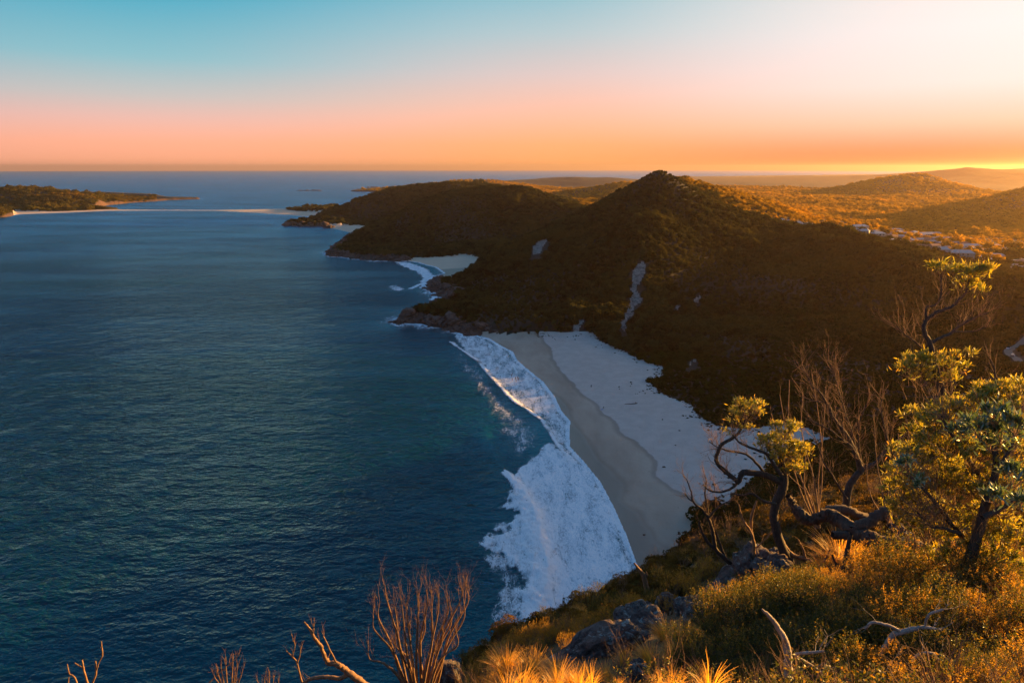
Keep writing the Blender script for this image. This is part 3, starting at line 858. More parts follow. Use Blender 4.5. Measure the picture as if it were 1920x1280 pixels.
def scatter(name, pts, col_, size, rot, label, nvar):
    me = bpy.data.meshes.new(name)
    n = len(pts)
    me.vertices.add(n); me.vertices.foreach_set('co', np.ascontiguousarray(pts, np.float32).ravel())
    a = me.attributes.new('pick', 'INT', 'POINT'); a.data.foreach_set('value', rng.integers(0, nvar, n).astype(np.int32))
    a = me.attributes.new('rot', 'FLOAT_VECTOR', 'POINT'); a.data.foreach_set('vector', np.ascontiguousarray(rot, np.float32).ravel())
    a = me.attributes.new('siz', 'FLOAT_VECTOR', 'POINT'); a.data.foreach_set('vector', np.ascontiguousarray(size, np.float32).ravel())
    o = link(name, me)
    md = o.modifiers.new('scatter', 'NODES'); md.node_group = gn_tree(col_)
    tag(o, label, kind='stuff')
    print(name, n)
    return o


def ring_points(r0, r1, az0, az1, sp, k=0.0):
    """irregular points with spacing max(sp, k r)"""
    out_ = []
    r = r0
    while r < r1:
        s_ = max(sp, k * r)
        n = max(1, int((az1 - az0) * r / s_))
        a = az0 + (np.arange(n) + rng.uniform(-.5, .5, n)) * (az1 - az0) / n
        q = r + rng.uniform(-.5, .5, n) * s_
        out_.append(np.stack([q * np.sin(a), q * np.cos(a)], 1))
        r += s_
    return np.concatenate(out_)


# what can be seen from near the lookout (plus a margin)
elg = (Z + 9 - H - 3) / rr
hor = np.maximum.accumulate((Z - H) / rr, axis=0)
VISG = (elg >= hor - .004)
CLSG = np.full(X.shape, 0)
cg = cls.reshape(nv - 1, nu - 1); CLSG[:-1, :-1] = cg


def fine(G, x, y):
    u, v = lp(x, y)
    iu = np.clip(np.round((u - au[0]) / (au[-1] - au[0]) * (nu - 1)).astype(int), 0, nu - 1)
    iv = np.clip(np.round((v - av[0]) / (av[-1] - av[0]) * (nv - 1)).astype(int), 0, nv - 1)
    return G[iv, iu]


def fine_lin(G, x, y):
    u, v = lp(x, y)
    fu = np.clip((u - au[0]) / (au[-1] - au[0]) * (nu - 1), 0, nu - 1.001); fv = np.clip((v - av[0]) / (av[-1] - av[0]) * (nv - 1), 0, nv - 1.001)
    iu, iv = fu.astype(int), fv.astype(int); a, b = fu - iu, fv - iv
    return (G[iv, iu] * (1 - a) + G[iv, iu + 1] * a) * (1 - b) + (G[iv + 1, iu] * (1 - a) + G[iv + 1, iu + 1] * a) * b


SCARV = SCARM.copy()
for k_ in (1, 2, 3, 4, 5): SCARV[:-k_] |= SCARM[k_:]
SCARV[:, 1:] |= SCARV[:, :-1].copy(); SCARV[:, :-1] |= SCARV[:, 1:].copy()


def prep(pts, classes, shore_min, vis=True):
    x, y = pts[:, 0], pts[:, 1]
    c = fine(CLSG, x, y); s_ = fine(SH, x, y)
    sm = shore_min + fbm(x, y, 15, 3, 66) * shore_min * .6
    ok = np.isin(c, classes) & (s_ > np.where(fine(KK.astype(int), x, y) > 0, sm, 1)) & ~fine(SCARV, x, y) & ~is_sand(x, y)
    if vis: ok &= fine(VISG, x, y)
    x, y = x[ok], y[ok]
    return x, y, fine_lin(Z, x, y)


def put(name, label, classes, r0, r1, az0, az1, sp, k, size, col_, nvar, shore_min=12, vis=True, sink=.25, tall=1.0, thin=None):
    x, y, z = prep(ring_points(r0, r1, R(az0), R(az1), sp, k), classes, shore_min, vis)
    if thin is not None:
        ok = thin(x, y); x, y, z = x[ok], y[ok], z[ok]
    n = len(x)
    rr_ = np.hypot(x, y)
    base = np.maximum(sp, k * rr_) * size * np.where(rr_ > 2300, np.clip(2300 / rr_, .5, 1), 1)
    big = 1 + .55 * fbm(x, y, 90, 3, 12)
    sc = base * np.exp(rng.normal(0, .30, n)) * np.clip(big, .55, 1.6)
    siz = np.stack([sc * rng.uniform(.85, 1.15, n), sc * rng.uniform(.85, 1.15, n), sc * rng.uniform(.8, 1.25, n) * tall], 1)
    rot = np.stack([rng.normal(0, .12, n), rng.normal(0, .12, n), rng.uniform(0, 6.28, n)], 1)
    return scatter(name, np.stack([x, y, z - sc * sink * .3], 1), col_, siz, rot, label, nvar)


CF = proto_set('canopy', M['forest'], range(11, 18), n=330)
CW = proto_set('canopy', M['wood'], range(31, 37), n=300, lumps=10, spread=.7)
M['isle'] = mat_foliage('island_foliage', (.014, .016, .006), (.12, .10, .022), (.20, .12, .02), .40, .006)
CI_ = proto_set('canopy', M['isle'], range(91, 96), n=300, lumps=10, spread=.7)
CS = proto_set('bush', M['scrub'], range(51, 57), n=300, lumps=6, flat_=.5)
M['brow'] = mat_foliage('brow_scrub_leaf', (.03, .022, .010), (.16, .10, .028), (.24, .13, .03), .40, .5)
CBR = proto_set('bush', M['brow'], range(81, 86), n=1100, lumps=9, leaf=.062, lr=(.22, .36))
CB = proto_set('bush', M['brown'], range(71, 75), n=300, lumps=6, leaf=.13)

TOWN = [tuple(q) for q in [(330, 1480), (470, 1650), (620, 1560), (760, 1420), (900, 1230), (960, 1000), (760, 860), (640, 930), (520, 1150), (430, 1300)]]
in_town = lambda x, y: inpoly(x, y, TOWN)
ROADL = PD([1900, 1893, 1891, 1889, 1893, 1906, 1925, 1960], [760, 730, 700, 668, 652, 640, 622, 600], [380, 395, 412, 432, 443, 452, 466, 486])
near_road = lambda x, y: dline(x, y, [(q[0], q[1]) for q in ROADL]) < 5.5


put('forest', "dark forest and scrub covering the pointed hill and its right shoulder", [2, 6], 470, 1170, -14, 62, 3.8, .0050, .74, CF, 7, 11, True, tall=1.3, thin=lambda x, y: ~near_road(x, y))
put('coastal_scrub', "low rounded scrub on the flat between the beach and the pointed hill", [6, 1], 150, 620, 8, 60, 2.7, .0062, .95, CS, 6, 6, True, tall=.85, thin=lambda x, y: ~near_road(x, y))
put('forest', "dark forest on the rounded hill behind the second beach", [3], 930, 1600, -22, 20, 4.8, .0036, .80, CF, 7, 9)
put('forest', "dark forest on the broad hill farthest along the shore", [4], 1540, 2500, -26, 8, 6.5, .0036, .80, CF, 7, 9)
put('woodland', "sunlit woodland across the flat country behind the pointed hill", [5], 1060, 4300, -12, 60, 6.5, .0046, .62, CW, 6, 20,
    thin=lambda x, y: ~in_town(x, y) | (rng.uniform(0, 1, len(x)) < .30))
put('island_scrub', "olive and orange scrub over the island on the left", [7], 1900, 3600, -50, -8, 9, .0045, .7, CI_, 5, 10, thin=lambda x, y: project(x, y, 0 * x)[0] < 292)

# broken boulders and ledges along the rocky shore
def boulder(seed, sub=2):
    import bmesh
    g_ = np.random.default_rng(seed); bm = bmesh.new(); bmesh.ops.create_icosphere(bm, subdivisions=sub, radius=1.0)
    for q in bm.verts:
        c = np.array(q.co); c = np.sign(c) * np.abs(c) ** .7
        q.co = c * (1 + g_.normal() * .13) * np.array([1, .8, .65])
    me = bpy.data.meshes.new('boulder'); bm.to_mesh(me); bm.free(); me.materials.append(M['soilrock']); return me


m, n = material('shore_rock')
p = n.geo(); rn = n.noise(.5, 8, .7, p)
rc = n.ramp(rn, [(.3, (.022, .014, .012)), (.5, (.075, .042, .032)), (.66, (.14, .085, .062)), (.8, (.22, .16, .13))])
b_ = n.node('ShaderNodeBsdfPrincipled', {'Base Color': rc, 'Roughness': .8, 'Normal': n.node('ShaderNodeBump', {'Height': rn, 'Strength': .8, 'Distance': .8}).outputs[0]})
finish(n, b_.outputs[0]); M['soilrock'] = m
CR = bpy.data.collections.new('boulders')
for i in range(6): CR.objects.link(bpy.data.objects.new('boulder', boulder(600 + i)))
p_ = ring_points(480, 1700, R(-24), R(2), 3.2, .0045)
x_, y_ = p_[:, 0], p_[:, 1]
s2_ = glook(SHG, x_, y_); k2_ = glook(KG, x_, y_)
ok = (k2_ > .6) & (s2_ > -5) & (s2_ < 13) & ~is_sand(x_, y_) & (rng.uniform(0, 1, len(x_)) < np.where(s2_ < 0, .35, .8))
x_, y_ = x_[ok], y_[ok]; z_ = np.maximum(fine_lin(Z, x_, y_), -.3); nb = len(x_)
sc_ = np.maximum(3.2, .0045 * np.hypot(x_, y_)) * np.exp(rng.normal(-.65, .45, nb))
scatter('shore_rocks', np.stack([x_, y_, z_], 1), CR, np.stack([sc_ * rng.uniform(.8, 1.5, nb), sc_, sc_ * rng.uniform(.6, 1.2, nb)], 1), rng.uniform(-.5, 6, (nb, 3)) * np.array([.12, .12, 1]), "reddish brown boulders and ledges along the rocky points", 6)

# ------------------------------------------------------------------ the evening haze
def box_mesh(x0, x1, y0, y1, z0, z1):
    v = np.array([(x, y, z) for z in (z0, z1) for y in (y0, y1) for x in (x0, x1)], float)
    f = np.array([(0, 2, 3, 1), (4, 5, 7, 6), (0, 1, 5, 4), (2, 6, 7, 3), (0, 4, 6, 2), (1, 3, 7, 5)])
    return v, f


m, n = material('evening_haze')
pv = n.node('ShaderNodeVolumePrincipled', {'Color': (1.0, .72, .48, 1), 'Density': 4.3e-5, 'Anisotropy': .82})
o_ = n.node('ShaderNodeOutputMaterial'); n.l.new(pv.outputs[0], o_.inputs[1])
v_, f_ = box_mesh(-30500, 30500, -2500, 30500, -12, 205)
hz = link('haze', np_mesh('haze', v_, f_, False), m)
tag(hz, "thin warm evening haze over the land and sea", kind='stuff')
# ------------------------------------------------------------------ plants, rocks and dead wood of the ridge, at their own distances
def ground_at(px, py, rmax=70):
    """the point of the near ground seen at a pixel"""
    a, b, c = ray(px, py)
    L = math.sqrt(a * a + b * b + c * c)
    t = np.linspace(2.5, rmax, 900)
    x, y, z = a / L * t, b / L * t, H + c / L * t
    g = fine_lin(Z, x, y)
    hit = np.nonzero(z < g)[0]
    i = hit[0] if len(hit) else len(t) - 1
    return np.array([x[i], y[i], g[i]])


def gz(x, y):
    return float(fine_lin(Z, np.array([x]), np.array([y]))[0])


class Acc:
    """collects tubes and leaves into one mesh"""
    def __init__(s): s.v = []; s.f = []; s.n = 0
    def add(s, v, f):
        s.v.append(v); s.f.append(f + s.n); s.n += len(v)
    def mesh(s, name, smooth=True, origin=(0, 0, 0)):
        return np_mesh(name, np.concatenate(s.v) - np.array(origin, float), np.concatenate(s.f), smooth)


def tube(acc, pts, radii, sides=5):
    pts = np.asarray(pts, float); k = len(pts)
    if k < 2: return
    t = np.gradient(pts, axis=0); t /= np.linalg.norm(t, axis=1, keepdims=True) + 1e-9
    ref = np.array([0.3, 0.2, 1.0]) if abs(t[0][2]) < .9 else np.array([1.0, 0.2, 0.1])
    b = np.cross(t, ref); b /= np.linalg.norm(b, axis=1, keepdims=True) + 1e-9
    nn = np.cross(b, t)
    an = np.arange(sides) * 2 * math.pi / sides
    ring = pts[:, None] + (b[:, None] * np.cos(an)[None, :, None] + nn[:, None] * np.sin(an)[None, :, None]) * np.asarray(radii, float)[:, None, None]
    v = ring.reshape(-1, 3)
    i, j = np.meshgrid(np.arange(k - 1), np.arange(sides), indexing='ij'); j2 = (j + 1) % sides
    f = np.stack([i * sides + j, i * sides + j2, (i + 1) * sides + j2, (i + 1) * sides + j], -1).reshape(-1, 4)
    acc.add(v, f)


def smooth_line(p, per=5):
    """Catmull-Rom through points (rows may carry extra columns)"""
    p = np.asarray(p, float)
    q = np.vstack([2 * p[0] - p[1], p, 2 * p[-1] - p[-2]])
    out_ = []
    for i in range(1, len(q) - 2):
        for t in np.arange(per) / per:
            out_.append(.5 * ((2 * q[i]) + (-q[i - 1] + q[i + 1]) * t + (2 * q[i - 1] - 5 * q[i] + 4 * q[i + 1] - q[i + 2]) * t * t + (-q[i - 1] + 3 * q[i] - 3 * q[i + 1] + q[i + 2]) * t ** 3))
    out_.append(q[-2])
    return np.array(out_)


def wander(g, start, d, length, n, bend, up=0.0):
    p = [np.array(start, float)]; d = np.array(d, float); d /= np.linalg.norm(d)
    for _ in range(n):
        d = d + g.normal(size=3) * bend + np.array([0, 0, up]); d /= np.linalg.norm(d)
        p.append(p[-1] + d * length / n)
    return np.array(p), d


def twig_tree(acc, g, start, d, length, rad, depth, bend=.16, up=.05, fork=(2, 4), spread=.55, tips=None, shrink=.68, sides=4, bare_from=.25):
    p, de = wander(g, start, d, length, 5, bend, up)
    r = np.linspace(rad, rad * .5, len(p))
    tube(acc, p, r, sides if rad > .004 else 3)
    if depth == 0:
        if tips is not None: tips.append((p[-1], de))
        return
    for _ in range(int(g.integers(*fork))):
        i = int(g.integers(max(1, int(len(p) * bare_from)), len(p)))
        dd = (p[i] - p[i - 1]); dd /= np.linalg.norm(dd) + 1e-9
        dd = dd + g.normal(size=3) * spread
        twig_tree(acc, g, p[i], dd, length * shrink * g.uniform(.7, 1.15), r[i] * .68, depth - 1, bend, up, fork, spread, tips, shrink, sides, bare_from)


def leaf_blades(acc, base, d, nrm, ln, wd, fold=.0):
    """pointed leaves of two quads, arrays"""
    d = d / (np.linalg.norm(d, axis=1, keepdims=True) + 1e-9)
    b = np.cross(d, nrm); b /= np.linalg.norm(b, axis=1, keepdims=True) + 1e-9
    n2 = np.cross(b, d)
    ln = ln[:, None]; wd = wd[:, None]
    v = np.stack([base - b * wd * .12, base + b * wd * .12, base + d * ln * .55 + b * wd * .5 + n2 * ln * .04, base + d * ln * .55 - b * wd * .5 + n2 * ln * .04,
                  base + d * ln - n2 * ln * .06 + b * wd * .06, base + d * ln - n2 * ln * .06 - b * wd * .06], 1).reshape(-1, 3)
    k = np.arange(len(base))[:, None] * 6
    f = np.concatenate([k + np.array([[0, 1, 2, 3]]), k + np.array([[3, 2, 4, 5]])])
    acc.add(v, f)


def whorl(acc, g, p, axis, n=9, ln=.10, wd=.02, openness=.9):
    axis = axis / np.linalg.norm(axis)
    ref = np.array([1, 0, 0]) if abs(axis[0]) < .8 else np.array([0, 1, 0])
    u = np.cross(axis, ref); u /= np.linalg.norm(u); w_ = np.cross(axis, u)
    a = np.arange(n) * 2.4 + g.uniform(0, 6)
    k = np.arange(n) / n
    lat = (u[None] * np.cos(a)[:, None] + w_[None] * np.sin(a)[:, None])
    op = openness * (1.25 - .9 * k)[:, None] * g.uniform(.75, 1.2, (n, 1))
    d = axis[None] + lat * op + g.normal(size=(n, 3)) * .08
    base = p[None] + axis[None] * (k[:, None] * ln * .35)
    leaf_blades(acc, base, d, axis[None] - lat * .4 + 0 * d, g.uniform(.8, 1.2, n) * ln, g.uniform(.8, 1.2, n) * wd)


def leaf_mat(name, c1, c2, c3, transl=.42, gloss=.06, scale=14):
    m, n = material(name)
    p = n.geo()
    isl = n.node('ShaderNodeNewGeometry').outputs['Random Per Island']
    c = n.ramp(isl, [(0, c1), (.55, c2), (.9, c3), (1, (.16, .07, .025))])
    c = n.mix(n.mrange(n.noise(scale * .15, 3, .5, p), .4, .65), c, n.mix(.6, c, c2))
    d1 = n.node('ShaderNodeBsdfDiffuse', {'Color': c})
    t1 = n.node('ShaderNodeBsdfTranslucent', {'Color': n.mix(1.0, c, (2.2, 1.9, .55, 1), 'MULTIPLY')})
    mx = n.node('ShaderNodeMixShader', {0: transl, 1: d1.outputs[0], 2: t1.outputs[0]})
    g1 = n.node('ShaderNodeBsdfGlossy', {'Color': (.8, .85, .85, 1), 'Roughness': .42})
    m2 = n.node('ShaderNodeMixShader', {0: gloss, 1: mx.outputs[0], 2: g1.outputs[0]})
    finish(n, m2.outputs[0]); return m


def bark_mat(name, dark, lite, scale=30, warm=None):
    m, n = material(name)
    p = n.geo()
    a = n.noise(scale, 6, .7, n.mapping(p, (1, 1, .35)))
    c = n.ramp(a, [(.3, dark), (.55, tuple(x * .5 + y * .5 for x, y in zip(dark, lite))), (.72, lite)])
    if warm: c = n.mix(n.mrange(n.noise(3.0, 3, .5, p), .5, .6), c, warm)
    bm = n.node('ShaderNodeBump', {'Height': a, 'Strength': .8, 'Distance': .01})
    b_ = n.node('ShaderNodeBsdfPrincipled', {'Base Color': c, 'Roughness': .85, 'Normal': bm.outputs[0]})
    finish(n, b_.outputs[0]); return m


def rock_mat():
    m, n = material('lichen_rock')
    p = n.geo()
    a = n.noise(1.6, 8, .68, p); b = n.noise(9, 8, .72, p); l_ = n.noise(4.0, 5, .75, p, .8)
    c = n.ramp(b, [(.28, (.020, .018, .019)), (.44, (.085, .078, .078)), (.58, (.19, .175, .165)), (.75, (.36, .33, .30))])
    c = n.mix(n.mrange(a, .45, .62), c, n.mix(.55, c, (.23, .12, .085)))
    c = n.mix(n.mrange(l_, .56, .61), c, (.40, .47, .45))
    c = n.mix(n.mrange(l_, .42, .36), c, (.045, .04, .042))
    h = n.m('ADD', n.m('MULTIPLY', a, 1.5), b)
    bm = n.node('ShaderNodeBump', {'Height': h, 'Strength': 1.0, 'Distance': .22})
    b_ = n.node('ShaderNodeBsdfPrincipled', {'Base Color': c, 'Roughness': .9, 'Normal': bm.outputs[0]})
    finish(n, b_.outputs[0]); return m


M['bank_leaf'] = leaf_mat('banksia_leaf', (.08, .12, .035), (.22, .22, .045), (.38, .29, .055), .58)
M['big_leaf'] = leaf_mat('shade_toned_leaf', (.055, .110, .085), (.075, .130, .085), (.13, .16, .07), .32, .10)  # shade on the nearer leaves put into their grey-green colour
M['small_leaf'] = leaf_mat('heath_leaf', (.016, .028, .008), (.060, .070, .014), (.24, .16, .028), .46, .04)
M['gold_leaf'] = leaf_mat('dry_and_sunlit_heath_leaf', (.10, .055, .016), (.26, .16, .032), (.42, .27, .05), .50, .03)  # dry heath; also green heath with sunlight put into its colour
M['straw'] = leaf_mat('dry_grass', (.38, .22, .06), (.56, .34, .09), (.70, .46, .15), .5, .03)
M['bark'] = bark_mat('dark_bark', (.012, .010, .009), (.09, .070, .055))
M['twig'] = bark_mat('dry_twig', (.10, .055, .030), (.42, .25, .13))
M['pale_wood'] = bark_mat('weathered_wood', (.16, .14, .13), (.46, .42, .38), 18)
M['log'] = bark_mat('log_bark', (.018, .013, .010), (.15, .10, .07), 22, (.07, .04, .03))
M['rock'] = rock_mat()


def traced(px_pts, D):
    """limb traced in the photograph -> world points; rows are px, py, radius px[, metres ahead]"""
    out_ = []
    for q in px_pts:
        dd = q[3] if len(q) > 3 else D
        w_ = PD(q[0], q[1], dd)
        out_.append([*w_, q[2] * dd / FPX / .93])
    return np.array(out_)


def limb(acc, px_pts, D, sides=7, per=5):
    s_ = smooth_line(traced(px_pts, D), per)
    s_[1:-1, :3] += rng.normal(0, 1, (len(s_) - 2, 3)) * np.minimum(s_[1:-1, 3:4], .03) * .14
    tube(acc, s_[:, :3], np.maximum(s_[:, 3], .0015), sides)
    return s_


def side_twigs(acc, g, s_, count, length, rad, depth=2, tips=None, up=.12, t0=.2, spread=.6, bend=.18):
    for _ in range(count):
        i = int(g.integers(max(1, int(len(s_) * t0)), len(s_)))
        d = s_[i, :3] - s_[i - 1, :3]; d /= np.linalg.norm(d) + 1e-9
        d = d * .6 + unit(1, g)[0] * spread + np.array([0, 0, .45])
        twig_tree(acc, g, s_[i, :3], d, length * g.uniform(.5, 1.2), min(rad, s_[i, 3] * .8), depth, bend, up, (2, 4), .5, tips)


def leafy(acc, tw, g, px, py, rpx, D, n, ln, wd, limb_pt=None, squash=.8):
    """leaf whorls filling a rounded cluster seen at (px, py), with the twigs that carry them"""
    c = PD(px, py, D); rad = rpx * D / FPX / .93
    root = c + np.array([0, 0, -rad * .9]) if limb_pt is None else np.asarray(limb_pt)
    for _ in range(n):
        d = unit(1, g)[0]; d[2] = abs(d[2]) * .9 - .25
        q = c + d * rad * g.uniform(.35, 1.0) ** .5 * np.array([1, 1, squash])
        ax = (q - root); ax /= np.linalg.norm(ax) + 1e-9
        ax = ax + unit(1, g)[0] * .45 + np.array([0, 0, .45])
        whorl(acc, g, q, ax, int(g.integers(7, 12)), ln * g.uniform(.8, 1.15), wd, g.uniform(.7, 1.1))
        k5 = 5; qq = q[None] + g.normal(size=(k5, 3)) * ln * .5
        leaf_blades(acc, qq, g.normal(size=(k5, 3)) + ax[None] * .8, unit(k5, g), g.uniform(.6, 1.1, k5) * ln, g.uniform(.6, 1, k5) * wd)
        if g.uniform() < .7:
            st = root + (q - root) * g.uniform(.0, .35)
            mid = (st + q) / 2 + g.normal(size=3) * rad * .10
            tube(tw, smooth_line([st, mid, q], 3), np.linspace(.005, .0025, 7), 3)


def base_of(acc):
    v = np.concatenate(acc.v); i = v[:, 2].argmin(); return tuple(float(q) for q in v[i])


def build_tree(name, label, cat, wood, mats, leaves=None, leaf_m=None, twigs=None, twig_m=None, group=None):
    o0 = base_of(wood)
    root = empty(name, o0)
    tag(root, label, cat, group)
    link('trunk', wood.mesh('trunk', True, o0), mats, root)
    if twigs is not None and twigs.n: link('branches', twigs.mesh('branches', True, o0), twig_m, root)
    if leaves is not None and leaves.n: link('foliage', leaves.mesh('foliage', False, o0), leaf_m, root)
    return root


# ---- banksia left of the middle, with three golden leaf clusters
g = np.random.default_rng(101); D = 14.0
wd_, tw_, lf_ = Acc(), Acc(), Acc()
tr_ = limb(wd_, [(1490, 1082, 9.5, 14.2), (1478, 1050, 9.5), (1467, 1028, 9), (1455, 990, 8.5), (1451, 970, 8), (1456, 940, 8), (1466, 920, 9), (1470, 895, 8), (1466, 868, 6), (1462, 845, 4)], D, 9)
a1 = limb(wd_, [(1468, 905, 7), (1452, 897, 6), (1436, 890, 6), (1412, 886, 6), (1394, 885, 6), (1388, 895, 5), (1384, 903, 4.5), (1372, 893, 4.5), (1362, 885, 4.3), (1347, 871, 4), (1343, 858, 3.8), (1347, 845, 3.5), (1353, 833, 3.4), (1372, 822, 3), (1384, 812, 2.6), (1394, 795, 2), (1399, 780, 1.5)], D, 7)
a2 = limb(wd_, [(1466, 890, 4), (1450, 868, 3.5), (1436, 850, 3), (1405, 838, 2.4), (1385, 828, 2), (1374, 815, 1.5)], D - .3, 5)
a3 = limb(wd_, [(1384, 903, 3), (1372, 915, 2.6), (1350, 922, 2.2), (1332, 920, 1.8), (1318, 908, 1.2)], D + .2, 5)
a4 = limb(wd_, [(1470, 892, 5), (1480, 870, 4), (1478, 850, 3), (1482, 826, 2.4), (1478, 805, 1.8)], D + .2, 5)
a5 = limb(wd_, [(1436, 890, 3), (1420, 870, 2.6), (1400, 852, 2.2), (1366, 845, 1.8), (1345, 838, 1.2), (1330, 828, .8)], D + .3, 5)
a6 = limb(wd_, [(1455, 945, 3.2), (1430, 938, 2.6), (1410, 925, 2.2), (1392, 928, 1.8), (1370, 925, 1.2)], D - .2, 5)
tips = []
for s_, c_, L_ in ((a1, 46, .5), (a2, 16, .42), (a3, 14, .40), (a5, 18, .42), (a6, 12, .35), (tr_, 26, .5), (a4, 14, .4)):
    side_twigs(tw_, g, s_, c_, L_, .0055, 2, tips, .06, .3)
for (x_, y_, r_, n_) in ((1400, 772, 28, 26), (1383, 790, 14, 4), (1418, 762, 16, 14), (1385, 755, 8, 4), (1404, 806, 12, 5), (1358, 812, 9, 3), (1470, 806, 22, 24), (1486, 800, 14, 12), (1452, 800, 9, 4), (1462, 838, 44, 70), (1440, 832, 22, 20), (1500, 842, 20, 24),
                      (1470, 862, 34, 34), (1500, 874, 15, 16), (1478, 880, 14, 8), (1430, 824, 10, 6)):
    leafy(lf_, tw_, g, x_, y_, r_, D + g.uniform(-.25, .25), int(n_ * 1.25), .10, .023, None)
build_tree('banksia', "crooked banksia with golden leaf clusters in front of the beach", 'tree', wd_, M['bark'], lf_, M['bank_leaf'], tw_, M['twig'])

# ---- bare shrub standing before the sand, left of it
g = np.random.default_rng(102); D = 15.0
wd_, tw_ = Acc(), Acc()
b1 = limb(wd_, [(1400, 1092, 6.5, 15), (1388, 1078, 6), (1374, 1062, 5), (1358, 1045, 4.5), (1343, 1030, 4), (1338, 1005, 3.5), (1335, 990, 3.2), (1327, 968, 2.8), (1316, 955, 2.4), (1300, 940, 2), (1296, 922, 1.5), (1288, 900, 1), (1281, 892, .8)], D)
b2 = limb(wd_, [(1343, 1030, 4), (1330, 1020, 3), (1320, 1005, 3), (1314, 990, 2.6), (1311, 975, 2)], D)
b3 = limb(wd_, [(1335, 990, 2.8), (1328, 968, 2.4), (1325, 945, 2), (1322, 925, 1.6), (1324, 905, 1.2), (1322, 890, .8)], D + .2)
b4 = limb(wd_, [(1329, 970, 2.4), (1342, 955, 1.8), (1356, 944, 1.3), (1372, 938, .9)], D)
b5 = limb(wd_, [(1360, 1046, 3.0), (1350, 1020, 2.4), (1338, 985, 2), (1333, 960, 1.6)], D + .1)
b6 = limb(wd_, [(1300, 940, 1.5), (1292, 935, 1.2), (1284, 925, .9)], D)
for s_, c_ in ((b1, 30), (b2, 6), (b3, 16), (b4, 8), (b5, 8), (b6, 4)):
    side_twigs(tw_, g, s_, c_, .38, .0045, 2, None, .08, .35)
build_tree('bare_shrub', "leafless shrub with fine forked twigs against the pale sand", 'shrub', wd_, M['bark'], None, None, tw_, M['twig'])

# ---- thin dead stem left of the banksia trunk
g = np.random.default_rng(103); D = 14.5
wd_, tw_ = Acc(), Acc()
c1 = limb(wd_, [(1418, 1086, 3.6), (1415, 1060, 3.6), (1414, 1036, 3.4), (1413, 1015, 3), (1407, 996, 2.6), (1397, 981, 2.2), (1390, 967, 1.8), (1385, 945, 1.2)], D)
c2 = limb(wd_, [(1414, 1022, 2.6), (1409, 995, 2.4), (1409, 970, 2.6), (1414, 952, 2.4), (1419, 938, 1.6)], D + .1)
c3 = limb(wd_, [(1416, 1028, 1.4), (1425, 1020, 1.2), (1442, 1003, 1), (1454, 988, .8)], D)
for s_ in (c1, c2, c3): side_twigs(tw_, g, s_, 5, .25, .004, 1, None, .05, .4)
build_tree('dead_sapling', "thin forked dead sapling between bare shrub and banksia trunk", 'sapling', wd_, M['twig'], None, None, tw_, M['twig'])

# ---- bare tree in the middle of the right half
g = np.random.default_rng(104); D = 15.0
wd_, tw_, lf_ = Acc(), Acc(), Acc()
e1 = limb(wd_, [(1584, 985, 8), (1585, 965, 7.5), (1588, 940, 7), (1590, 922, 7), (1596, 905, 6.5), (1608, 889, 6), (1614, 882, 5.5), (1610, 865, 5), (1604, 850, 4.5), (1595, 830, 4), (1587, 815, 3.6), (1574, 798, 3), (1561, 781, 2.6), (1552, 764, 2.2), (1544, 745, 1.9), (1534, 732, 1.6), (1523, 724, 1.4), (1515, 708, 1.1), (1508, 696, .9), (1494, 681, .7)], D)
e2 = limb(wd_, [(1614, 883, 4.8), (1628, 874, 4), (1641, 868, 3.6), (1652, 856, 3.2), (1661, 843, 3), (1663, 832, 2.4), (1661, 810, 1.8), (1656, 790, 1.5), (1652, 765, 1.1), (1653, 746, .8)], D)
e3 = limb(wd_, [(1561, 781, 2), (1556, 765, 1.6), (1548, 755, 1.4), (1530, 752, 1.1), (1505, 745, .8)], D)
e4 = limb(wd_, [(1663, 838, 1.8), (1680, 826, 1.4), (1697, 817, .9)], D)
e5 = limb(wd_, [(1604, 850, 2.4), (1595, 835, 2), (1580, 825, 1.8), (1560, 808, 1.4), (1545, 800, 1.2), (1525, 790, .8)], D - .2)
e6 = limb(wd_, [(1610, 862, 2.6), (1602, 830, 2), (1596, 805, 1.6), (1585, 775, 1.4), (1575, 740, 1.1), (1568, 715, .9), (1560, 690, .7), (1545, 655, .5)], D + .3)
e7 = limb(wd_, [(1620, 880, 1.8), (1612, 850, 1.6), (1610, 820, 1.4), (1612, 790, 1.2), (1622, 765, .9), (1630, 745, .7)], D + .2)
e8 = limb(wd_, [(1588, 935, 2.4), (1575, 915, 2), (1560, 890, 1.6), (1545, 868, 1.2), (1535, 840, .9), (1526, 815, .6)], D - .1)
for s_, c_ in ((e1, 46), (e2, 16), (e3, 9), (e4, 3), (e5, 12), (e6, 26), (e7, 12), (e8, 12)):
    side_twigs(tw_, g, s_, int(c_ * 1.3), .52, .0062, 2, None, .10, .25)
build_tree('bare_tree', "tall leafless tree rising above the fallen log", 'tree', wd_, M['bark'], None, None, tw_, M['twig'])

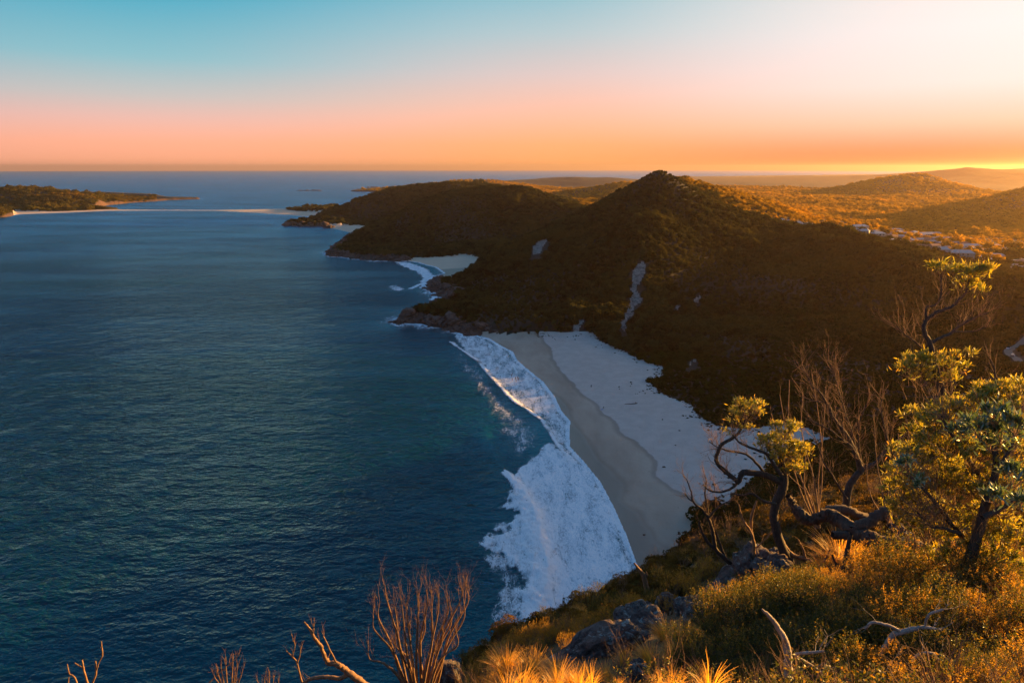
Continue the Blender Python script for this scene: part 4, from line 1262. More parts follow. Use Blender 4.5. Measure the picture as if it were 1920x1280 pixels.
# ---- big banksia at the right edge, leaves coloured as shaded in front, golden behind
g = np.random.default_rng(105); D = 8.5
wd_, tw_, lf_, lf2 = Acc(), Acc(), Acc(), Acc()
f1 = limb(wd_, [(1803, 1180, 14), (1806, 1112, 13), (1810, 1088, 12), (1814, 1060, 11), (1824, 1034, 11), (1834, 1000, 9), (1842, 970, 9), (1850, 940, 8), (1862, 905, 7), (1868, 870, 6), (1862, 830, 5), (1855, 800, 4)], D, 9)
f2 = limb(wd_, [(1824, 1034, 7), (1800, 1000, 5), (1778, 975, 4.5), (1760, 950, 4), (1740, 925, 3), (1715, 900, 2.4), (1700, 890, 2)], D + .3)
f3 = limb(wd_, [(1842, 970, 6), (1868, 958, 5), (1895, 940, 4.5), (1925, 915, 4)], D - .2)
f4 = limb(wd_, [(1855, 925, 5), (1835, 890, 4.2), (1815, 860, 4), (1795, 830, 3.4), (1775, 800, 2.8), (1765, 780, 2)], D + .4)
f5 = limb(wd_, [(1868, 880, 4), (1890, 850, 3.5), (1905, 810, 3), (1910, 770, 2.4)], D - .1)
f6 = limb(wd_, [(1800, 1000, 4), (1770, 990, 3), (1745, 985, 2.4), (1720, 960, 1.8)], D + .1)
for s_, c_ in ((f1, 50), (f2, 55), (f3, 26), (f4, 44), (f5, 26), (f6, 34)):
    side_twigs(tw_, g, s_, c_, .5, .005, 2, None, .04, .2)
for (x_, y_, r_, n_, dd) in ((1790, 772, 42, 42, .9), (1760, 790, 32, 26, .8), (1835, 762, 44, 44, .6), (1885, 750, 40, 40, .5), (1915, 770, 36, 26, .4), (1730, 815, 30, 20, .9), (1775, 830, 44, 44, .6), (1720, 850, 30, 22, .7), (1830, 850, 52, 46, .3),
                          (1890, 850, 52, 46, .2), (1700, 885, 34, 30, .9), (1690, 918, 30, 30, .9), (1730, 905, 36, 34, .8), (1765, 880, 44, 36, .5), (1745, 950, 34, 30, .7), (1715, 945, 22, 18, .8), (1800, 920, 50, 46, .4), (1775, 970, 34, 26, .5),
                          (1840, 905, 40, 32, .2), (1885, 930, 54, 40, .1), (1830, 985, 40, 24, .3), (1905, 1000, 46, 34, 0), (1880, 1060, 46, 30, -.2), (1905, 1120, 40, 24, -.6), (1680, 950, 26, 18, .9), (1700, 975, 26, 16, .7), (1745, 995, 34, 18, .4), (1790, 1020, 36, 18, .2), (1850, 1030, 44, 24, .0), (1720, 780, 24, 14, 1.2), (1850, 735, 26, 18, .8), (1905, 728, 26, 18, .6), (1680, 845, 16, 8, 1.1), (1760, 1040, 26, 12, .2), (1915, 880, 40, 24, .3), (1800, 880, 40, 30, .8), (1860, 960, 40, 26, .5)):
    leafy(lf_, tw_, g, x_, y_, r_, D + dd, int(n_ * 1.35), .095, .021)
for (x_, y_, r_, n_, dd) in ((1842, 800, 30, 13, -2.6), (1870, 780, 26, 10, -2.8), (1802, 812, 20, 8, -2.3), (1880, 812, 24, 9, -2.8), (1905, 800, 24, 8, -3.0), (1860, 830, 20, 7, -2.6), (1900, 895, 24, 8, -2.8), (1868, 935, 18, 5, -2.4), (1912, 940, 20, 6, -3), (1722, 905, 14, 4, -.5), (1700, 870, 12, 3, -.5)):
    leafy(lf2, tw_, g, x_, y_, r_, D + dd, n_ + 4, .092, .024)
rt = build_tree('banksia', "large leafy banksia filling the right edge, shaded grey-green leaves before golden ones", 'tree', wd_, M['bark'], lf_, M['bank_leaf'], tw_, M['twig'])
o0 = tuple(rt.location)
link('front_foliage', lf2.mesh('front_foliage', False, o0), M['big_leaf'], rt)

# ---- wispy banksia reaching up on the right, its leaf tufts before the town
g = np.random.default_rng(106); D = 10.5
wd_, tw_, lf_ = Acc(), Acc(), Acc()
h1 = limb(wd_, [(1775, 760, 7), (1760, 715, 6.5), (1750, 680, 6), (1748, 664, 5.2), (1744, 644, 4.6), (1734, 624, 4), (1733, 610, 3.6), (1737, 600, 3.2), (1747, 592, 3), (1757, 585, 3), (1772, 580, 2.8), (1785, 575, 2.6), (1798, 563, 2.2), (1809, 551, 2), (1814, 538, 1.6), (1817, 524, 1.2)], D)
h2 = limb(wd_, [(1737, 600, 2.4), (1737, 577, 1.8), (1750, 573, 1.5), (1760, 566, 1.4), (1765, 550, 1.3), (1765, 530, 1.2), (1764, 515, 1)], D)
h3 = limb(wd_, [(1744, 644, 3), (1762, 634, 2.6), (1781, 626, 2.6), (1795, 615, 2.2), (1809, 605, 2), (1824, 598, 1.6), (1836, 592, 1.3), (1852, 586, .9)], D)
h4 = limb(wd_, [(1790, 622, 1.4), (1810, 622, 1.2), (1830, 620, 1), (1850, 612, .7)], D)
h5 = limb(wd_, [(1750, 690, 2.4), (1735, 660, 1.8), (1715, 640, 1.3), (1695, 625, 1), (1680, 610, .7)], D + .2)
h6 = limb(wd_, [(1775, 760, 4), (1800, 742, 3), (1830, 735, 2.6), (1856, 728, 2.4), (1866, 712, 2), (1864, 690, 1.6), (1856, 672, 1)], D - .3)
h7 = limb(wd_, [(1856, 728, 2), (1870, 722, 1.6), (1872, 705, 1)], D - .3)
for s_, c_ in ((h1, 34), (h2, 12), (h3, 26), (h4, 8), (h5, 18), (h6, 8)):
    side_twigs(tw_, g, s_, c_, .42, .0036, 2, None, .10, .3)
for (x_, y_, r_, n_, dd) in ((1764, 506, 15, 9, 0), (1757, 500, 8, 4, 0), (1800, 512, 15, 11, 0), (1815, 516, 14, 9, .1), (1838, 512, 16, 12, 0), (1848, 508, 11, 8, 0), (1810, 535, 12, 6, 0), (1826, 538, 10, 5, 0), (1848, 545, 8, 3, .1)):
    leafy(lf_, tw_, g, x_, y_, r_, D + dd, n_, .105, .021)
for (x_, y_, r_, n_, dd) in ((1722, 680, 28, 24, 0), (1745, 672, 24, 20, 0), (1765, 690, 28, 22, 0), (1700, 692, 20, 14, 0), (1786, 668, 12, 6, .1), (1818, 662, 9, 4, .1), (1806, 690, 14, 8, 0), (1775, 712, 20, 10, 0), (1730, 705, 24, 12, 0)):
    leafy(lf_, tw_, g, x_, y_, r_, D + dd, n_, .095, .021)
for _ in range(26):
    st = PD(g.uniform(1700, 1790), g.uniform(700, 770), D + g.uniform(-.3, .4))
    twig_tree(tw_, g, st, np.array([g.uniform(-.9, .2), g.uniform(-.3, .3), 1.0]), g.uniform(.3, .55), .004, 2, .12, .06, (2, 4), .35)
build_tree('banksia', "slender banksia reaching highest on the right, leaf tufts in front of the town", 'tree', wd_, M['bark'], lf_, M['bank_leaf'], tw_, M['twig'])

# ---- bare branches along the lower edge over the sea
def fan_shrub(name, label, cat, seed, base, D, stems, twig_n, rad, depth=2, twl=.3, grp=None, mat='twig'):
    g_ = np.random.default_rng(seed)
    accs = []
    for st in stems:
        wd2 = Acc()
        s2 = limb(wd2, [(q[0], q[1], q[2] if len(q) > 2 else rad) for q in st], D + (g_.uniform(-.3, .3) if len(stems) > 6 else 0), 6)
        side_twigs(wd2, g_, s2, twig_n, twl, .0032, depth, None, .22, .3, .32, .10)
        accs.append(wd2)
    o0 = base_of(accs[0]); root = empty(name, o0); tag(root, label, cat, grp)
    for wd2 in accs: link('stem', wd2.mesh('stem', True, o0), M[mat], root)
    return root


g = np.random.default_rng(107)
stems = []
for tx, ty in ((700, 1150), (722, 1096), (712, 1128), (740, 1135), (752, 1120), (765, 1118), (745, 1180), (785, 1108), (800, 1105), (812, 1118), (822, 1112), (838, 1120), (846, 1140), (862, 1092), (874, 1100), (870, 1130), (795, 1150), (770, 1160), (690, 1205), (830, 1170), (855, 1180)):
    bx = 785 + (tx - 785) * .12
    mx_ = 785 + (tx - 785) * .62 + g.uniform(-8, 8)
    stems.append([(bx + g.uniform(-6, 6), 1335, 4.2), (785 + (tx - 785) * .35 + g.uniform(-5, 5), 1275, 3.2), (mx_, ty * .45 + 1275 * .55, 2.3), (tx + g.uniform(-4, 4), ty + 30, 1.4), (tx, ty, .7)])
fan_shrub('bare_shrub', "big leafless shrub fanning upward at the bottom centre over the sea", 'shrub', 108, None, 9.0, stems, 10, 2, 2, .34)
fan_shrub('dead_branch', "thick pale dead branch reaching left over the sea at the bottom", 'branch', 109, None, 7.0, [
    [(730, 1330, 9), (700, 1300, 8), (681, 1280, 7), (665, 1268, 7), (652, 1259, 6.5), (640, 1249, 6), (630, 1244, 5.5), (614, 1240, 5), (606, 1222, 4), (600, 1208, 3.6), (590, 1196, 3.2), (584, 1184, 2.8), (577, 1174, 2.2), (570, 1165, 1.4)],
    [(655, 1262, 5), (645, 1268, 4.6), (637, 1271, 4.2), (618, 1269, 4), (598, 1269, 3.6), (582, 1273, 3.2), (568, 1280, 2.6), (560, 1292, 2)],
    [(632, 1244, 2), (622, 1225, 1.7), (614, 1207, 1.5), (606, 1191, 1.1)],
    [(586, 1192, 1.6), (588, 1180, 1.3), (588, 1168, .9)]], 3, 3, 1, .16, None, 'twig')
fan_shrub('dead_twig', "slender upright dead twig just left of the thick pale branch", 'twig', 110, None, 7.5, [
    [(575, 1310, 2.2), (567, 1280, 2), (560, 1256, 1.8), (556, 1240, 1.6), (546, 1228, 1.3), (537, 1220, .8)],
    [(557, 1244, 1.5), (562, 1228, 1.2), (565, 1212, .8)], [(548, 1229, 1.2), (553, 1210, 1), (549, 1196, .8), (546, 1188, .6)]], 4, 2, 1, .14)
fan_shrub('dead_branch', "knobbly golden dead branch at the bottom left corner", 'branch', 111, None, 6.0, [
    [(178, 1330, 2.6), (170, 1300, 2.4), (164, 1280, 2.2), (159, 1262, 1.9), (156, 1248, 1.6), (154, 1236, 1.2)],
    [(170, 1295, 2.2), (173, 1280, 2.2), (179, 1266, 2), (180, 1252, 1.7), (179, 1238, 1.2)],
    [(181, 1256, 1.4), (186, 1240, 1.2), (192, 1228, 1.5), (191, 1214, 1.2), (190, 1201, .8)],
    [(150, 1310, 1.8), (146, 1285, 1.6), (139, 1268, 1.5), (130, 1262, 1.3), (126, 1244, .9)], [(156, 1252, 1.2), (148, 1247, 1.2), (140, 1242, 1)], [(130, 1310, 1.5), (128, 1285, 1.2), (129, 1268, .8)]], 1, 2, 1, .05)
stems = [[(430 + dx * .2, 1330, 2), (430 + dx * .7, 1285, 1.5), (430 + dx, 1285 - hh * .6, 1), (430 + dx * 1.15, 1285 - hh, .6)] for dx, hh in ((-26, 22), (-14, 40), (-6, 55), (6, 60), (14, 44), (22, 30), (-20, 30), (10, 25))]
stems.append([(385, 1285, 1.3), (410, 1262, 1.2), (430, 1245, 1), (450, 1226, .7)])
fan_shrub('bare_shrub', "small twiggy shrub crossed by one straight stick at the bottom", 'shrub', 112, None, 8.5, stems, 6, 1, 1, .16)
stems = [[(505 + dx * .3, 1330, 1.6), (505 + dx * .8, 1295, 1.2), (505 + dx, 1295 - hh, .7)] for dx, hh in ((-20, 14), (-10, 26), (0, 38), (8, 30), (18, 22), (-4, 20))]
fan_shrub('bare_shrub', "low twiggy shrub tips showing between the small shrub and the pale branch", 'shrub', 113, None, 9.0, stems, 6, 1, 1, .16)

def sapling_stems(bx, by, tips, r0=2.6, seed=1):
    g_ = np.random.default_rng(seed)
    return [[(bx + g_.uniform(-5, 5), by, r0), (bx + (tx - bx) * .35 + g_.uniform(-14, 14), by + (ty - by) * .35, r0 * .75), (bx + (tx - bx) * .75 + g_.uniform(-15, 15), by + (ty - by) * .68, r0 * .5), (tx, ty, .7)] for tx, ty in tips]


fan_shrub('bare_shrub', "wispy leafless shrub just left of the tall bare tree", 'shrub', 131, None, 16.5, sapling_stems(1532, 990, ((1446, 775), (1462, 740), (1480, 712), (1505, 735), (1522, 700), (1548, 724), (1500, 790), (1470, 830)), 1.5, 5), 9, 1.4, 2, .4)
fan_shrub('bare_shrub', "wispy leafless shrub between the tall bare tree and the large banksia", 'shrub', 132, None, 14.0, sapling_stems(1668, 985, ((1640, 800), (1662, 780), (1684, 812), (1700, 785), (1650, 850), (1625, 870), (1690, 860)), 1.5, 6), 9, 2, 2, .36)
fan_shrub('bare_shrub', "tangle of bare twigs over the left foot of the large banksia", 'shrub', 133, None, 9.5, sapling_stems(1740, 1090, ((1670, 990), (1690, 960), (1716, 975), (1745, 960), (1775, 985), (1800, 1000), (1700, 1010), (1760, 940)), 2.4, 7), 8, 2, 2, .3)
fan_shrub('bare_shrub', "bare twigs tangled in the golden shrubs at the lower right edge", 'shrub', 134, None, 7.0, sapling_stems(1860, 1250, ((1780, 1150), (1805, 1120), (1840, 1100), (1870, 1115), (1905, 1130), (1820, 1170), (1885, 1165), (1765, 1190)), 2.2, 8), 8, 2, 2, .26)

# ---- pale dead wood among the shrubs, bottom right
def dead_wood(name, label, cat, seed, D, limbs, tw_n=2, mat='pale_wood'):
    g_ = np.random.default_rng(seed); a_ = Acc()
    for st in limbs:
        s2 = limb(a_, st, D, 7)
        side_twigs(a_, g_, s2, tw_n, .22, .004, 1, None, .02, .4, .5)
    o0 = base_of(a_)
    return tag(link(name, a_.mesh(name, True, o0), M[mat], None, o0), label, cat)


dead_wood('dead_branch', "smooth silvery curved dead branch standing in the dark shrubs", 'branch', 120, 5.3, [[(1482, 1300, 9), (1480, 1280, 9), (1478, 1255, 8.5), (1478, 1230, 8), (1474, 1208, 7), (1466, 1188, 6), (1454, 1169, 5), (1441, 1153, 4), (1428, 1141, 2)]], 0)
dead_wood('dead_branch', "curved grey branch lying in the gold-lit shrubs at lower right", 'branch', 121, 6.2, [[(1652, 1236, 3), (1654, 1222, 4.5), (1662, 1205, 5), (1675, 1190, 5.5), (1690, 1184, 5.5), (1710, 1180, 5), (1732, 1175, 4), (1748, 1177, 3), (1765, 1181, 2)], [(1690, 1184, 4), (1672, 1174, 3.5), (1650, 1168, 3), (1634, 1167, 3), (1622, 1178, 2)], [(1735, 1172, 2.4), (1742, 1152, 2.6), (1768, 1142, 2.4)]], 3)
dead_wood('dead_branch', "short forked grey stick right of the silvery branch", 'branch', 122, 5.5, [[(1490, 1226, 3), (1510, 1223, 3.4), (1528, 1222, 3), (1545, 1220, 2.4)], [(1492, 1230, 2.6), (1515, 1242, 2.2), (1535, 1256, 1.8), (1548, 1268, 1.2)]], 3)
dead_wood('dead_branch', "bent grey stick between two shrubs near the bottom edge", 'branch', 123, 5.6, [[(1712, 1240, 2), (1716, 1230, 3), (1735, 1223, 3), (1750, 1225, 2.6), (1760, 1236, 2)], [(1760, 1226, 2), (1775, 1234, 1.8), (1788, 1242, 1)]], 2)
dead_wood('dead_branch', "short pale crooked stick at the bottom edge below the curved grey branch", 'branch', 127, 5.6, [[(1638, 1270, 2), (1642, 1256, 2.6), (1658, 1262, 2.6), (1672, 1280, 2)]], 2)
dead_wood('dead_tree', "leaning bare dead trunk with a forked top on the grassy crest", 'dead tree', 124, 19.0, [[(1245, 1175, 6.5), (1236, 1156, 6), (1226, 1137, 6), (1215, 1112, 5.5), (1210, 1092, 5), (1206, 1078, 4.5), (1198, 1067, 3.6), (1189, 1055, 1.5)], [(1209, 1090, 3), (1212, 1078, 2.4), (1211, 1070, 1.2)]], 0, 'twig')
dead_wood('dead_branch', "low orange-lit branch snaking out from the banksia foot", 'branch', 125, 14.0, [[(1548, 1080, 4), (1538, 1068, 4.5), (1524, 1056, 5), (1510, 1048, 5), (1495, 1043, 4.6), (1480, 1035, 4.2), (1472, 1022, 3), (1466, 1008, 2)], [(1510, 1048, 3), (1506, 1030, 2.2), (1496, 1010, 1.6)], [(1535, 1064, 3), (1548, 1048, 2.2), (1556, 1030, 1.6)]], 5, 'twig')
dead_wood('dead_branch', "crooked dark branch standing under the fallen log", 'branch', 126, 12.6, [[(1572, 1110, 4), (1578, 1085, 5), (1584, 1060, 5.5), (1588, 1040, 5), (1592, 1015, 4), (1596, 1000, 4)], [(1580, 1075, 3.5), (1568, 1058, 2.4), (1560, 1040, 1.8)]], 3, 'bark')

# fallen log with its stub and root end
a_ = Acc()
l1 = limb(a_, [(1478, 930, 5, 14.5), (1488, 948, 8, 14.5), (1500, 963, 11, 14.3), (1518, 975, 11, 14.2), (1536, 970, 11, 14.1), (1552, 965, 12, 14), (1575, 975, 12, 13.8), (1600, 992, 14, 13.4), (1625, 1007, 15, 13.1), (1650, 1017, 15, 12.9), (1680, 1022, 16, 12.6), (1710, 1027, 16, 12.3), (1740, 1033, 15, 12.1), (1770, 1032, 13, 11.9), (1805, 1028, 9, 11.7)], 13, 16, 14)
l2 = limb(a_, [(1600, 995, 10), (1618, 985, 11), (1640, 972, 11), (1655, 960, 10), (1664, 955, 8)], 13.3, 10)
l3 = limb(a_, [(1552, 962, 11), (1575, 955, 10), (1600, 962, 9), (1625, 972, 8)], 14.2, 9)
l4 = limb(a_, [(1562, 1002, 7), (1580, 1003, 8), (1600, 1002, 8)], 13.3, 8)
v_ = np.concatenate(a_.v); nz_ = np.stack([fbm(v_[:, 0] * .6 + 31 * k, v_[:, 1] * .6 + v_[:, 2] * 5, .12, 4, 200 + k) for k in range(3)], 1) * .045
o0 = base_of(a_)
lg = tag(link('fallen_log', np_mesh('fallen_log', v_ + nz_ - np.array(o0), np.concatenate(a_.f), True), M['log'], None, o0), "thick brown fallen log lying across the slope with a broken stub", 'log')


# ---- rocks
ROCKPX = []


def rock(label, seed, px, py, wpx, hpx, D, depth=1.0, tilt=0.0, grp=None, sub=5, rough=.30, lean=(0, 0)):
    """boulder outlined at (px, py); wpx, hpx half sizes"""
    gq = ground_at(px, min(py + hpx * .5, 1290)); D = min(D, gq[1] - .1); wpx *= 1.15; hpx *= 1.3
    ROCKPX.append((px, py, wpx, hpx))
    me = bpy.data.meshes.new('rock')
    import bmesh
    bm = bmesh.new(); bmesh.ops.create_icosphere(bm, subdivisions=sub, radius=1.0)
    v = np.array([q.co[:] for q in bm.verts])
    o_ = seed * 7.7
    n1 = fbm(v[:, 0] + v[:, 2] * .7 + o_, v[:, 1] - v[:, 2] * .6 + o_, .9, 3, seed); n2 = fbm(v[:, 0] * 1.3 + o_, v[:, 2] * 1.3 + v[:, 1] * .5, .35, 5, seed + 5)
    v = np.sign(v) * np.abs(v) ** .82
    rg_ = np.abs(fbm(v[:, 0] * 1.1 + v[:, 2] + o_, v[:, 1] * 1.1 - v[:, 2] + o_, .55, 4, seed + 9)); v = v * (1 - .26 * np.exp(-(rg_ / .07) ** 2))[:, None]
    st = np.round((v[:, 2] + n1 * .5) * 3) / 3
    v = v * (1 + n1 * rough + n2 * rough * .42)[:, None]
    v[:, 2] = v[:, 2] * .75 + st * .25
    sx = wpx * D / FPX / .93; sz_ = hpx * D / FPX / .93; sy = (sx + sz_) * .5 * depth
    v = v * np.array([sx, sy, sz_])
    ct, st2 = math.cos(tilt), math.sin(tilt)
    v = np.stack([v[:, 0] * ct - v[:, 2] * st2, v[:, 1], v[:, 0] * st2 + v[:, 2] * ct], 1)
    for q, c in zip(bm.verts, v): q.co = c
    bm.to_mesh(me); bm.free()
    me.polygons.foreach_set('use_smooth', np.ones(len(me.polygons), bool))
    c = PD(px, py, D)
    return tag(link('rock', me, M['rock'], None, tuple(c)), label, 'rock', grp)


rock("long lichen-covered rock slab sloping down to the left through the grass", 1, 1118, 1216, 84, 22, 15.5, .7, R(27), rough=.42)
rock("upper end of the outcrop, broken rust and grey boulder above the long slab", 2, 1200, 1172, 42, 26, 17, 1.2, R(14))
rock("small round grey boulder on the grassy crest left of two others", 3, 1246, 1136, 17, 18, 19.5, 1.0)
rock("middle small boulder of the crest with pale top", 4, 1284, 1142, 21, 15, 19.5)
rock("flat orange-topped boulder at the right of the crest row", 5, 1312, 1131, 24, 13, 20, 1.0)
rock("brown boulder in the dry grass below the crest row", 6, 1322, 1166, 36, 24, 16.5, 1.0, R(8))
rock("dark sloping rock edge running up from the crest to the lichen boulder", 7, 1362, 1112, 50, 20, 17, .9, R(38))
rock("big blue-grey lichen boulder with golden right side under the banksia", 8, 1420, 1080, 44, 42, 16.5, 1.0, R(-6))
rock("grey boulder right beside the big lichen boulder", 9, 1462, 1086, 26, 30, 16, 1.0, R(-18))
rock("pale slab leaning behind the fallen log", 10, 1692, 1002, 26, 12, 13.6, .8, R(-28))
rock("whitish rock between twigs at the bottom centre", 11, 842, 1270, 22, 24, 11.5, 1.0)
rock("small white stone beside the whitish rock at the bottom", 12, 812, 1282, 12, 10, 11.5, 1.0)
rock("pale stone at the foot of the leaning dead trunk", 13, 1236, 1178, 15, 10, 18.5, 1.0)
rock("reddish flat rock beneath the fallen log", 14, 1700, 1052, 40, 9, 12, 1.0, R(-3))
rock("grey rock half hidden in grass near the bottom edge", 15, 1200, 1262, 16, 20, 10.5, 1.0)

# ---- grass tufts and shrubs: a few kinds, copied
def tuft_mesh(seed, n=150, h=.5, spread=.32, lean=(0, 0)):
    g_ = np.random.default_rng(seed); a = Acc()
    an = g_.uniform(0, 6.28, n); q = np.sqrt(g_.uniform(0, 1, n))
    base = np.stack([np.cos(an) * q * .07, np.sin(an) * q * .07, np.zeros(n) - .03], 1)
    L = h * g_.uniform(.55, 1.15, n)
    d0 = np.stack([np.cos(an) * q * spread + lean[0] * .3, np.sin(an) * q * spread + lean[1] * .3, np.ones(n)], 1); d0 /= np.linalg.norm(d0, axis=1, keepdims=True)
    pts = [base]; d = d0.copy()
    for k in range(4):
        pts.append(pts[-1] + d * (L / 4)[:, None])
        d = d + np.stack([np.cos(an) * .28 * q + lean[0] * .22, np.sin(an) * .28 * q + lean[1] * .22, -.18 * np.ones(n)], 1) + g_.normal(size=(n, 3)) * .05
        d /= np.linalg.norm(d, axis=1, keepdims=True)
    b = np.stack([-np.sin(an + g_.uniform(-.8, .8, n)), np.cos(an), np.zeros(n)], 1)
    w_ = [.0032, .0036, .0030, .0022, .0008]
    P_ = np.stack([np.stack([pts[k] - b * w_[k], pts[k] + b * w_[k]], 1) for k in range(5)], 1).reshape(-1, 3)
    kx = np.arange(n)[:, None] * 10
    for k in range(4):
        a.v.append(P_ if k == 0 else np.zeros((0, 3))); a.f.append(kx + np.array([[2 * k, 2 * k + 1, 2 * k + 3, 2 * k + 2]]))
    return np_mesh('tuft', np.concatenate(a.v), np.concatenate(a.f), False)


def heath_mesh(seed, n=2600, leaf=.026, lumps=9, h=.62, stems=26):
    """rounded small-leaved shrub, radius about 0.5; leaves ride on short sprigs"""
    g_ = np.random.default_rng(seed); a, wv = Acc(), Acc()
    ang = g_.uniform(0, 6.28, lumps); rd = np.sqrt(g_.uniform(0, 1, lumps)) * .34
    cen = np.stack([rd * np.cos(ang), rd * np.sin(ang), g_.uniform(.25, .5, lumps) * h / .62], 1)
    ns = n // 14
    k = g_.integers(0, lumps, ns)
    d = unit(ns, g_); d[:, 2] = np.abs(d[:, 2]) * 1.1 - .3
    sp = cen[k] + d * g_.uniform(.12, .21, ns)[:, None]
    ax = d * .8 + np.array([0, 0, .8]) + g_.normal(size=(ns, 3)) * .2; ax /= np.linalg.norm(ax, axis=1, keepdims=True)
    ii = np.repeat(np.arange(ns), 14); t = np.tile(np.linspace(0, 1, 14), ns)
    pos = sp[ii] + ax[ii] * (t * .11)[:, None] + g_.normal(size=(len(ii), 3)) * .008
    ld = ax[ii] * .5 + unit(len(ii), g_) * .9
    leaf_blades(a, pos, ld, unit(len(ii), g_), g_.uniform(.7, 1.3, len(ii)) * leaf, g_.uniform(.7, 1.2, len(ii)) * leaf * .42)
    for _ in range(stems):
        e = sp[g_.integers(0, ns)]
        tube(wv, smooth_line([np.array([e[0] * .1, e[1] * .1, -.05]), e * np.array([.55, .55, .5]), e], 3), np.linspace(.008, .003, 7), 3)
    return a.mesh('foliage', False), wv.mesh('stems')


sundir2 = (-.75, -.45)
TUFTS = [tuft_mesh(300 + i, 260, .5, .35 + .1 * (i % 3), (sundir2[0] * .5, sundir2[1] * .3) if i % 2 else (0, 0)) for i in range(4)]
for me in TUFTS: me.materials.append(M['straw'])
HEATH = [heath_mesh(320 + i) for i in range(3)]
GOLD = [heath_mesh(340 + i, 1900, .028) for i in range(3)]
for a_, b_ in HEATH: a_.materials.append(M['small_leaf']); b_.materials.append(M['bark'])
for a_, b_ in GOLD: a_.materials.append(M['gold_leaf']); b_.materials.append(M['twig'])


def shrub(kind, px, py, size, label, grp=None, rz=None, tall=1.0, name='shrub'):
    """rooted on the ground seen at (px, py)"""
    q = ground_at(px, py)
    i = int(rng.integers(0, 3)); fo_, st_ = (HEATH if kind == 'green' else GOLD)[i]
    root = empty(name, (q[0], q[1], q[2] - .05 * size), rng.uniform(0, 6.28) if rz is None else rz)
    root.scale = (size * 2, size * 2, size * 2 * tall)
    tag(root, label, 'shrub', grp)
    for nm, me in (('stems', st_), ('foliage', fo_)):
        o = bpy.data.objects.new(nm, me); scene.collection.objects.link(o); o.parent = root
    return root


def tuft(px, py, h, label, grp="dry grass tufts on the crest"):
    q = ground_at(px, py); h = h * q[1] / 13.0
    o = bpy.data.objects.new('grass_tuft', TUFTS[int(rng.integers(0, 4))]); scene.collection.objects.link(o)
    o.location = (q[0], q[1], q[2]); o.rotation_euler = (0, 0, rng.uniform(-.5, .5)); s2 = h / .5
    o.scale = (s2 * 1.2, s2 * 1.2, s2)
    return tag(o, label, 'grass', grp)


for px_, py_, h_, lb in ((1172, 1246, .42, "broad bright tuft of dry grass bending left below the long rock slab"), (1135, 1274, .42, "dry grass tuft at the bottom in front of the slab"), (1098, 1276, .42, "golden grass tuft at the left foot of the slab"),
                         (1246, 1200, .5, "golden grass around the foot of the leaning dead trunk"), (1272, 1206, .5, "tall golden grass right of the leaning dead trunk"), (1300, 1198, .45, "feathery grass tuft in front of the brown boulder"),
                         (1262, 1236, .45, "wide grass tuft under the trunk and boulders"), (1218, 1245, .55, "small grass tuft left of the dark shrubs"), (1330, 1190, .5, "grass tuft against the dark shrub edge"),
                         (1572, 1062, .8, "tall upright glowing grass tuft under the fallen log"), (1600, 1068, .65, "spreading bright grass right of the tall tuft"), (1545, 1072, .5, "short grass tuft left of the tall glowing tuft"),
                         (1045, 1268, .45, "orange grass tuft at the bottom left of the slab"), (1000, 1268, .6, "orange grass on the left brow above the sea"), (950, 1266, .6, "leftmost orange grass tuft on the brow"),
                         (1205, 1275, .5, "grass tuft at the very bottom beside a half hidden rock"), (1345, 1140, .5, "thin grass by the brown boulder's right side"), (1070, 1288, .4, "grass tuft cut by the bottom edge left of the slab")):
    tuft(px_, py_, h_, lb)
# distinct shrubs
for px_, py_, s_, k_, lb, tl in (
        (1111, 1150, .62, 'green', "round dark bush standing against the surf on the crest", 1.0), (1146, 1142, .34, 'green', "small dark topknot bush right of the round one", 1.5), (1236, 1088, .34, 'green', "tiny dark bush on the slope edge by the sand", 1.2),
        (1040, 1178, .5, 'green', "dark bush on the crest left of the round one", .9), (990, 1200, .45, 'green', "dark bush where the crest meets the breaking wave", .9)):
    shrub(k_, px_, py_, s_, lb, None, None, tl)
lows = []
for i in range(70):                                   # dark shrub bank, lower right of the middle
    px_ = rng.uniform(1260, 1600); py_ = rng.uniform(1125, 1300)
    if px_ < 1300 and py_ < 1200: continue
    if py_ < 1400 - .25 * px_ - 0 * 1 + (1125 - 1000): pass
    lows.append((px_, py_, 'green'))
for i in range(84):
    lows.append((rng.uniform(1590, 1950), rng.uniform(1080, 1310), 'green' if rng.uniform() < .55 else 'gold'))  # gold ones are green heath, sunlight painted as leaf colour
MARKS = [((1470, 1210), "silvery curved branch"), ((1520, 1235), "short forked stick"), ((1700, 1185), "curved grey branch"), ((1745, 1228), "bent grey stick"), ((1680, 1030), "fallen log"), ((1812, 1085), "large banksia"),
         ((1420, 1085), "lichen boulder"), ((1322, 1166), "brown boulder"), ((1490, 1085), "crooked banksia"), ((1580, 1060), "glowing grass tuft"), ((1300, 1285), "grassy bottom edge"), ((1880, 1285), "bottom right corner"), ((1915, 1170), "right edge")]


def where(px, py):
    d = [math.hypot(px - a[0], (py - a[1]) * 1.3) for a, _ in MARKS]
    i = int(np.argmin(d)); (mx_, my_), nm = MARKS[i]
    dx, dy = px - mx_, py - my_
    if d[i] < 14: return "right at the " + nm
    a = abs(dx) > abs(dy) * 1.8; b = abs(dy) > abs(dx) * 1.8
    hor_ = "right" if dx > 0 else "left"; ver_ = "above" if dy < 0 else "below"
    w1_ = f"{hor_} of" if a else (ver_ if b else f"{ver_} and {hor_} of")
    return f"{'close ' if d[i] < 50 else 'well '}{w1_} the {nm}"


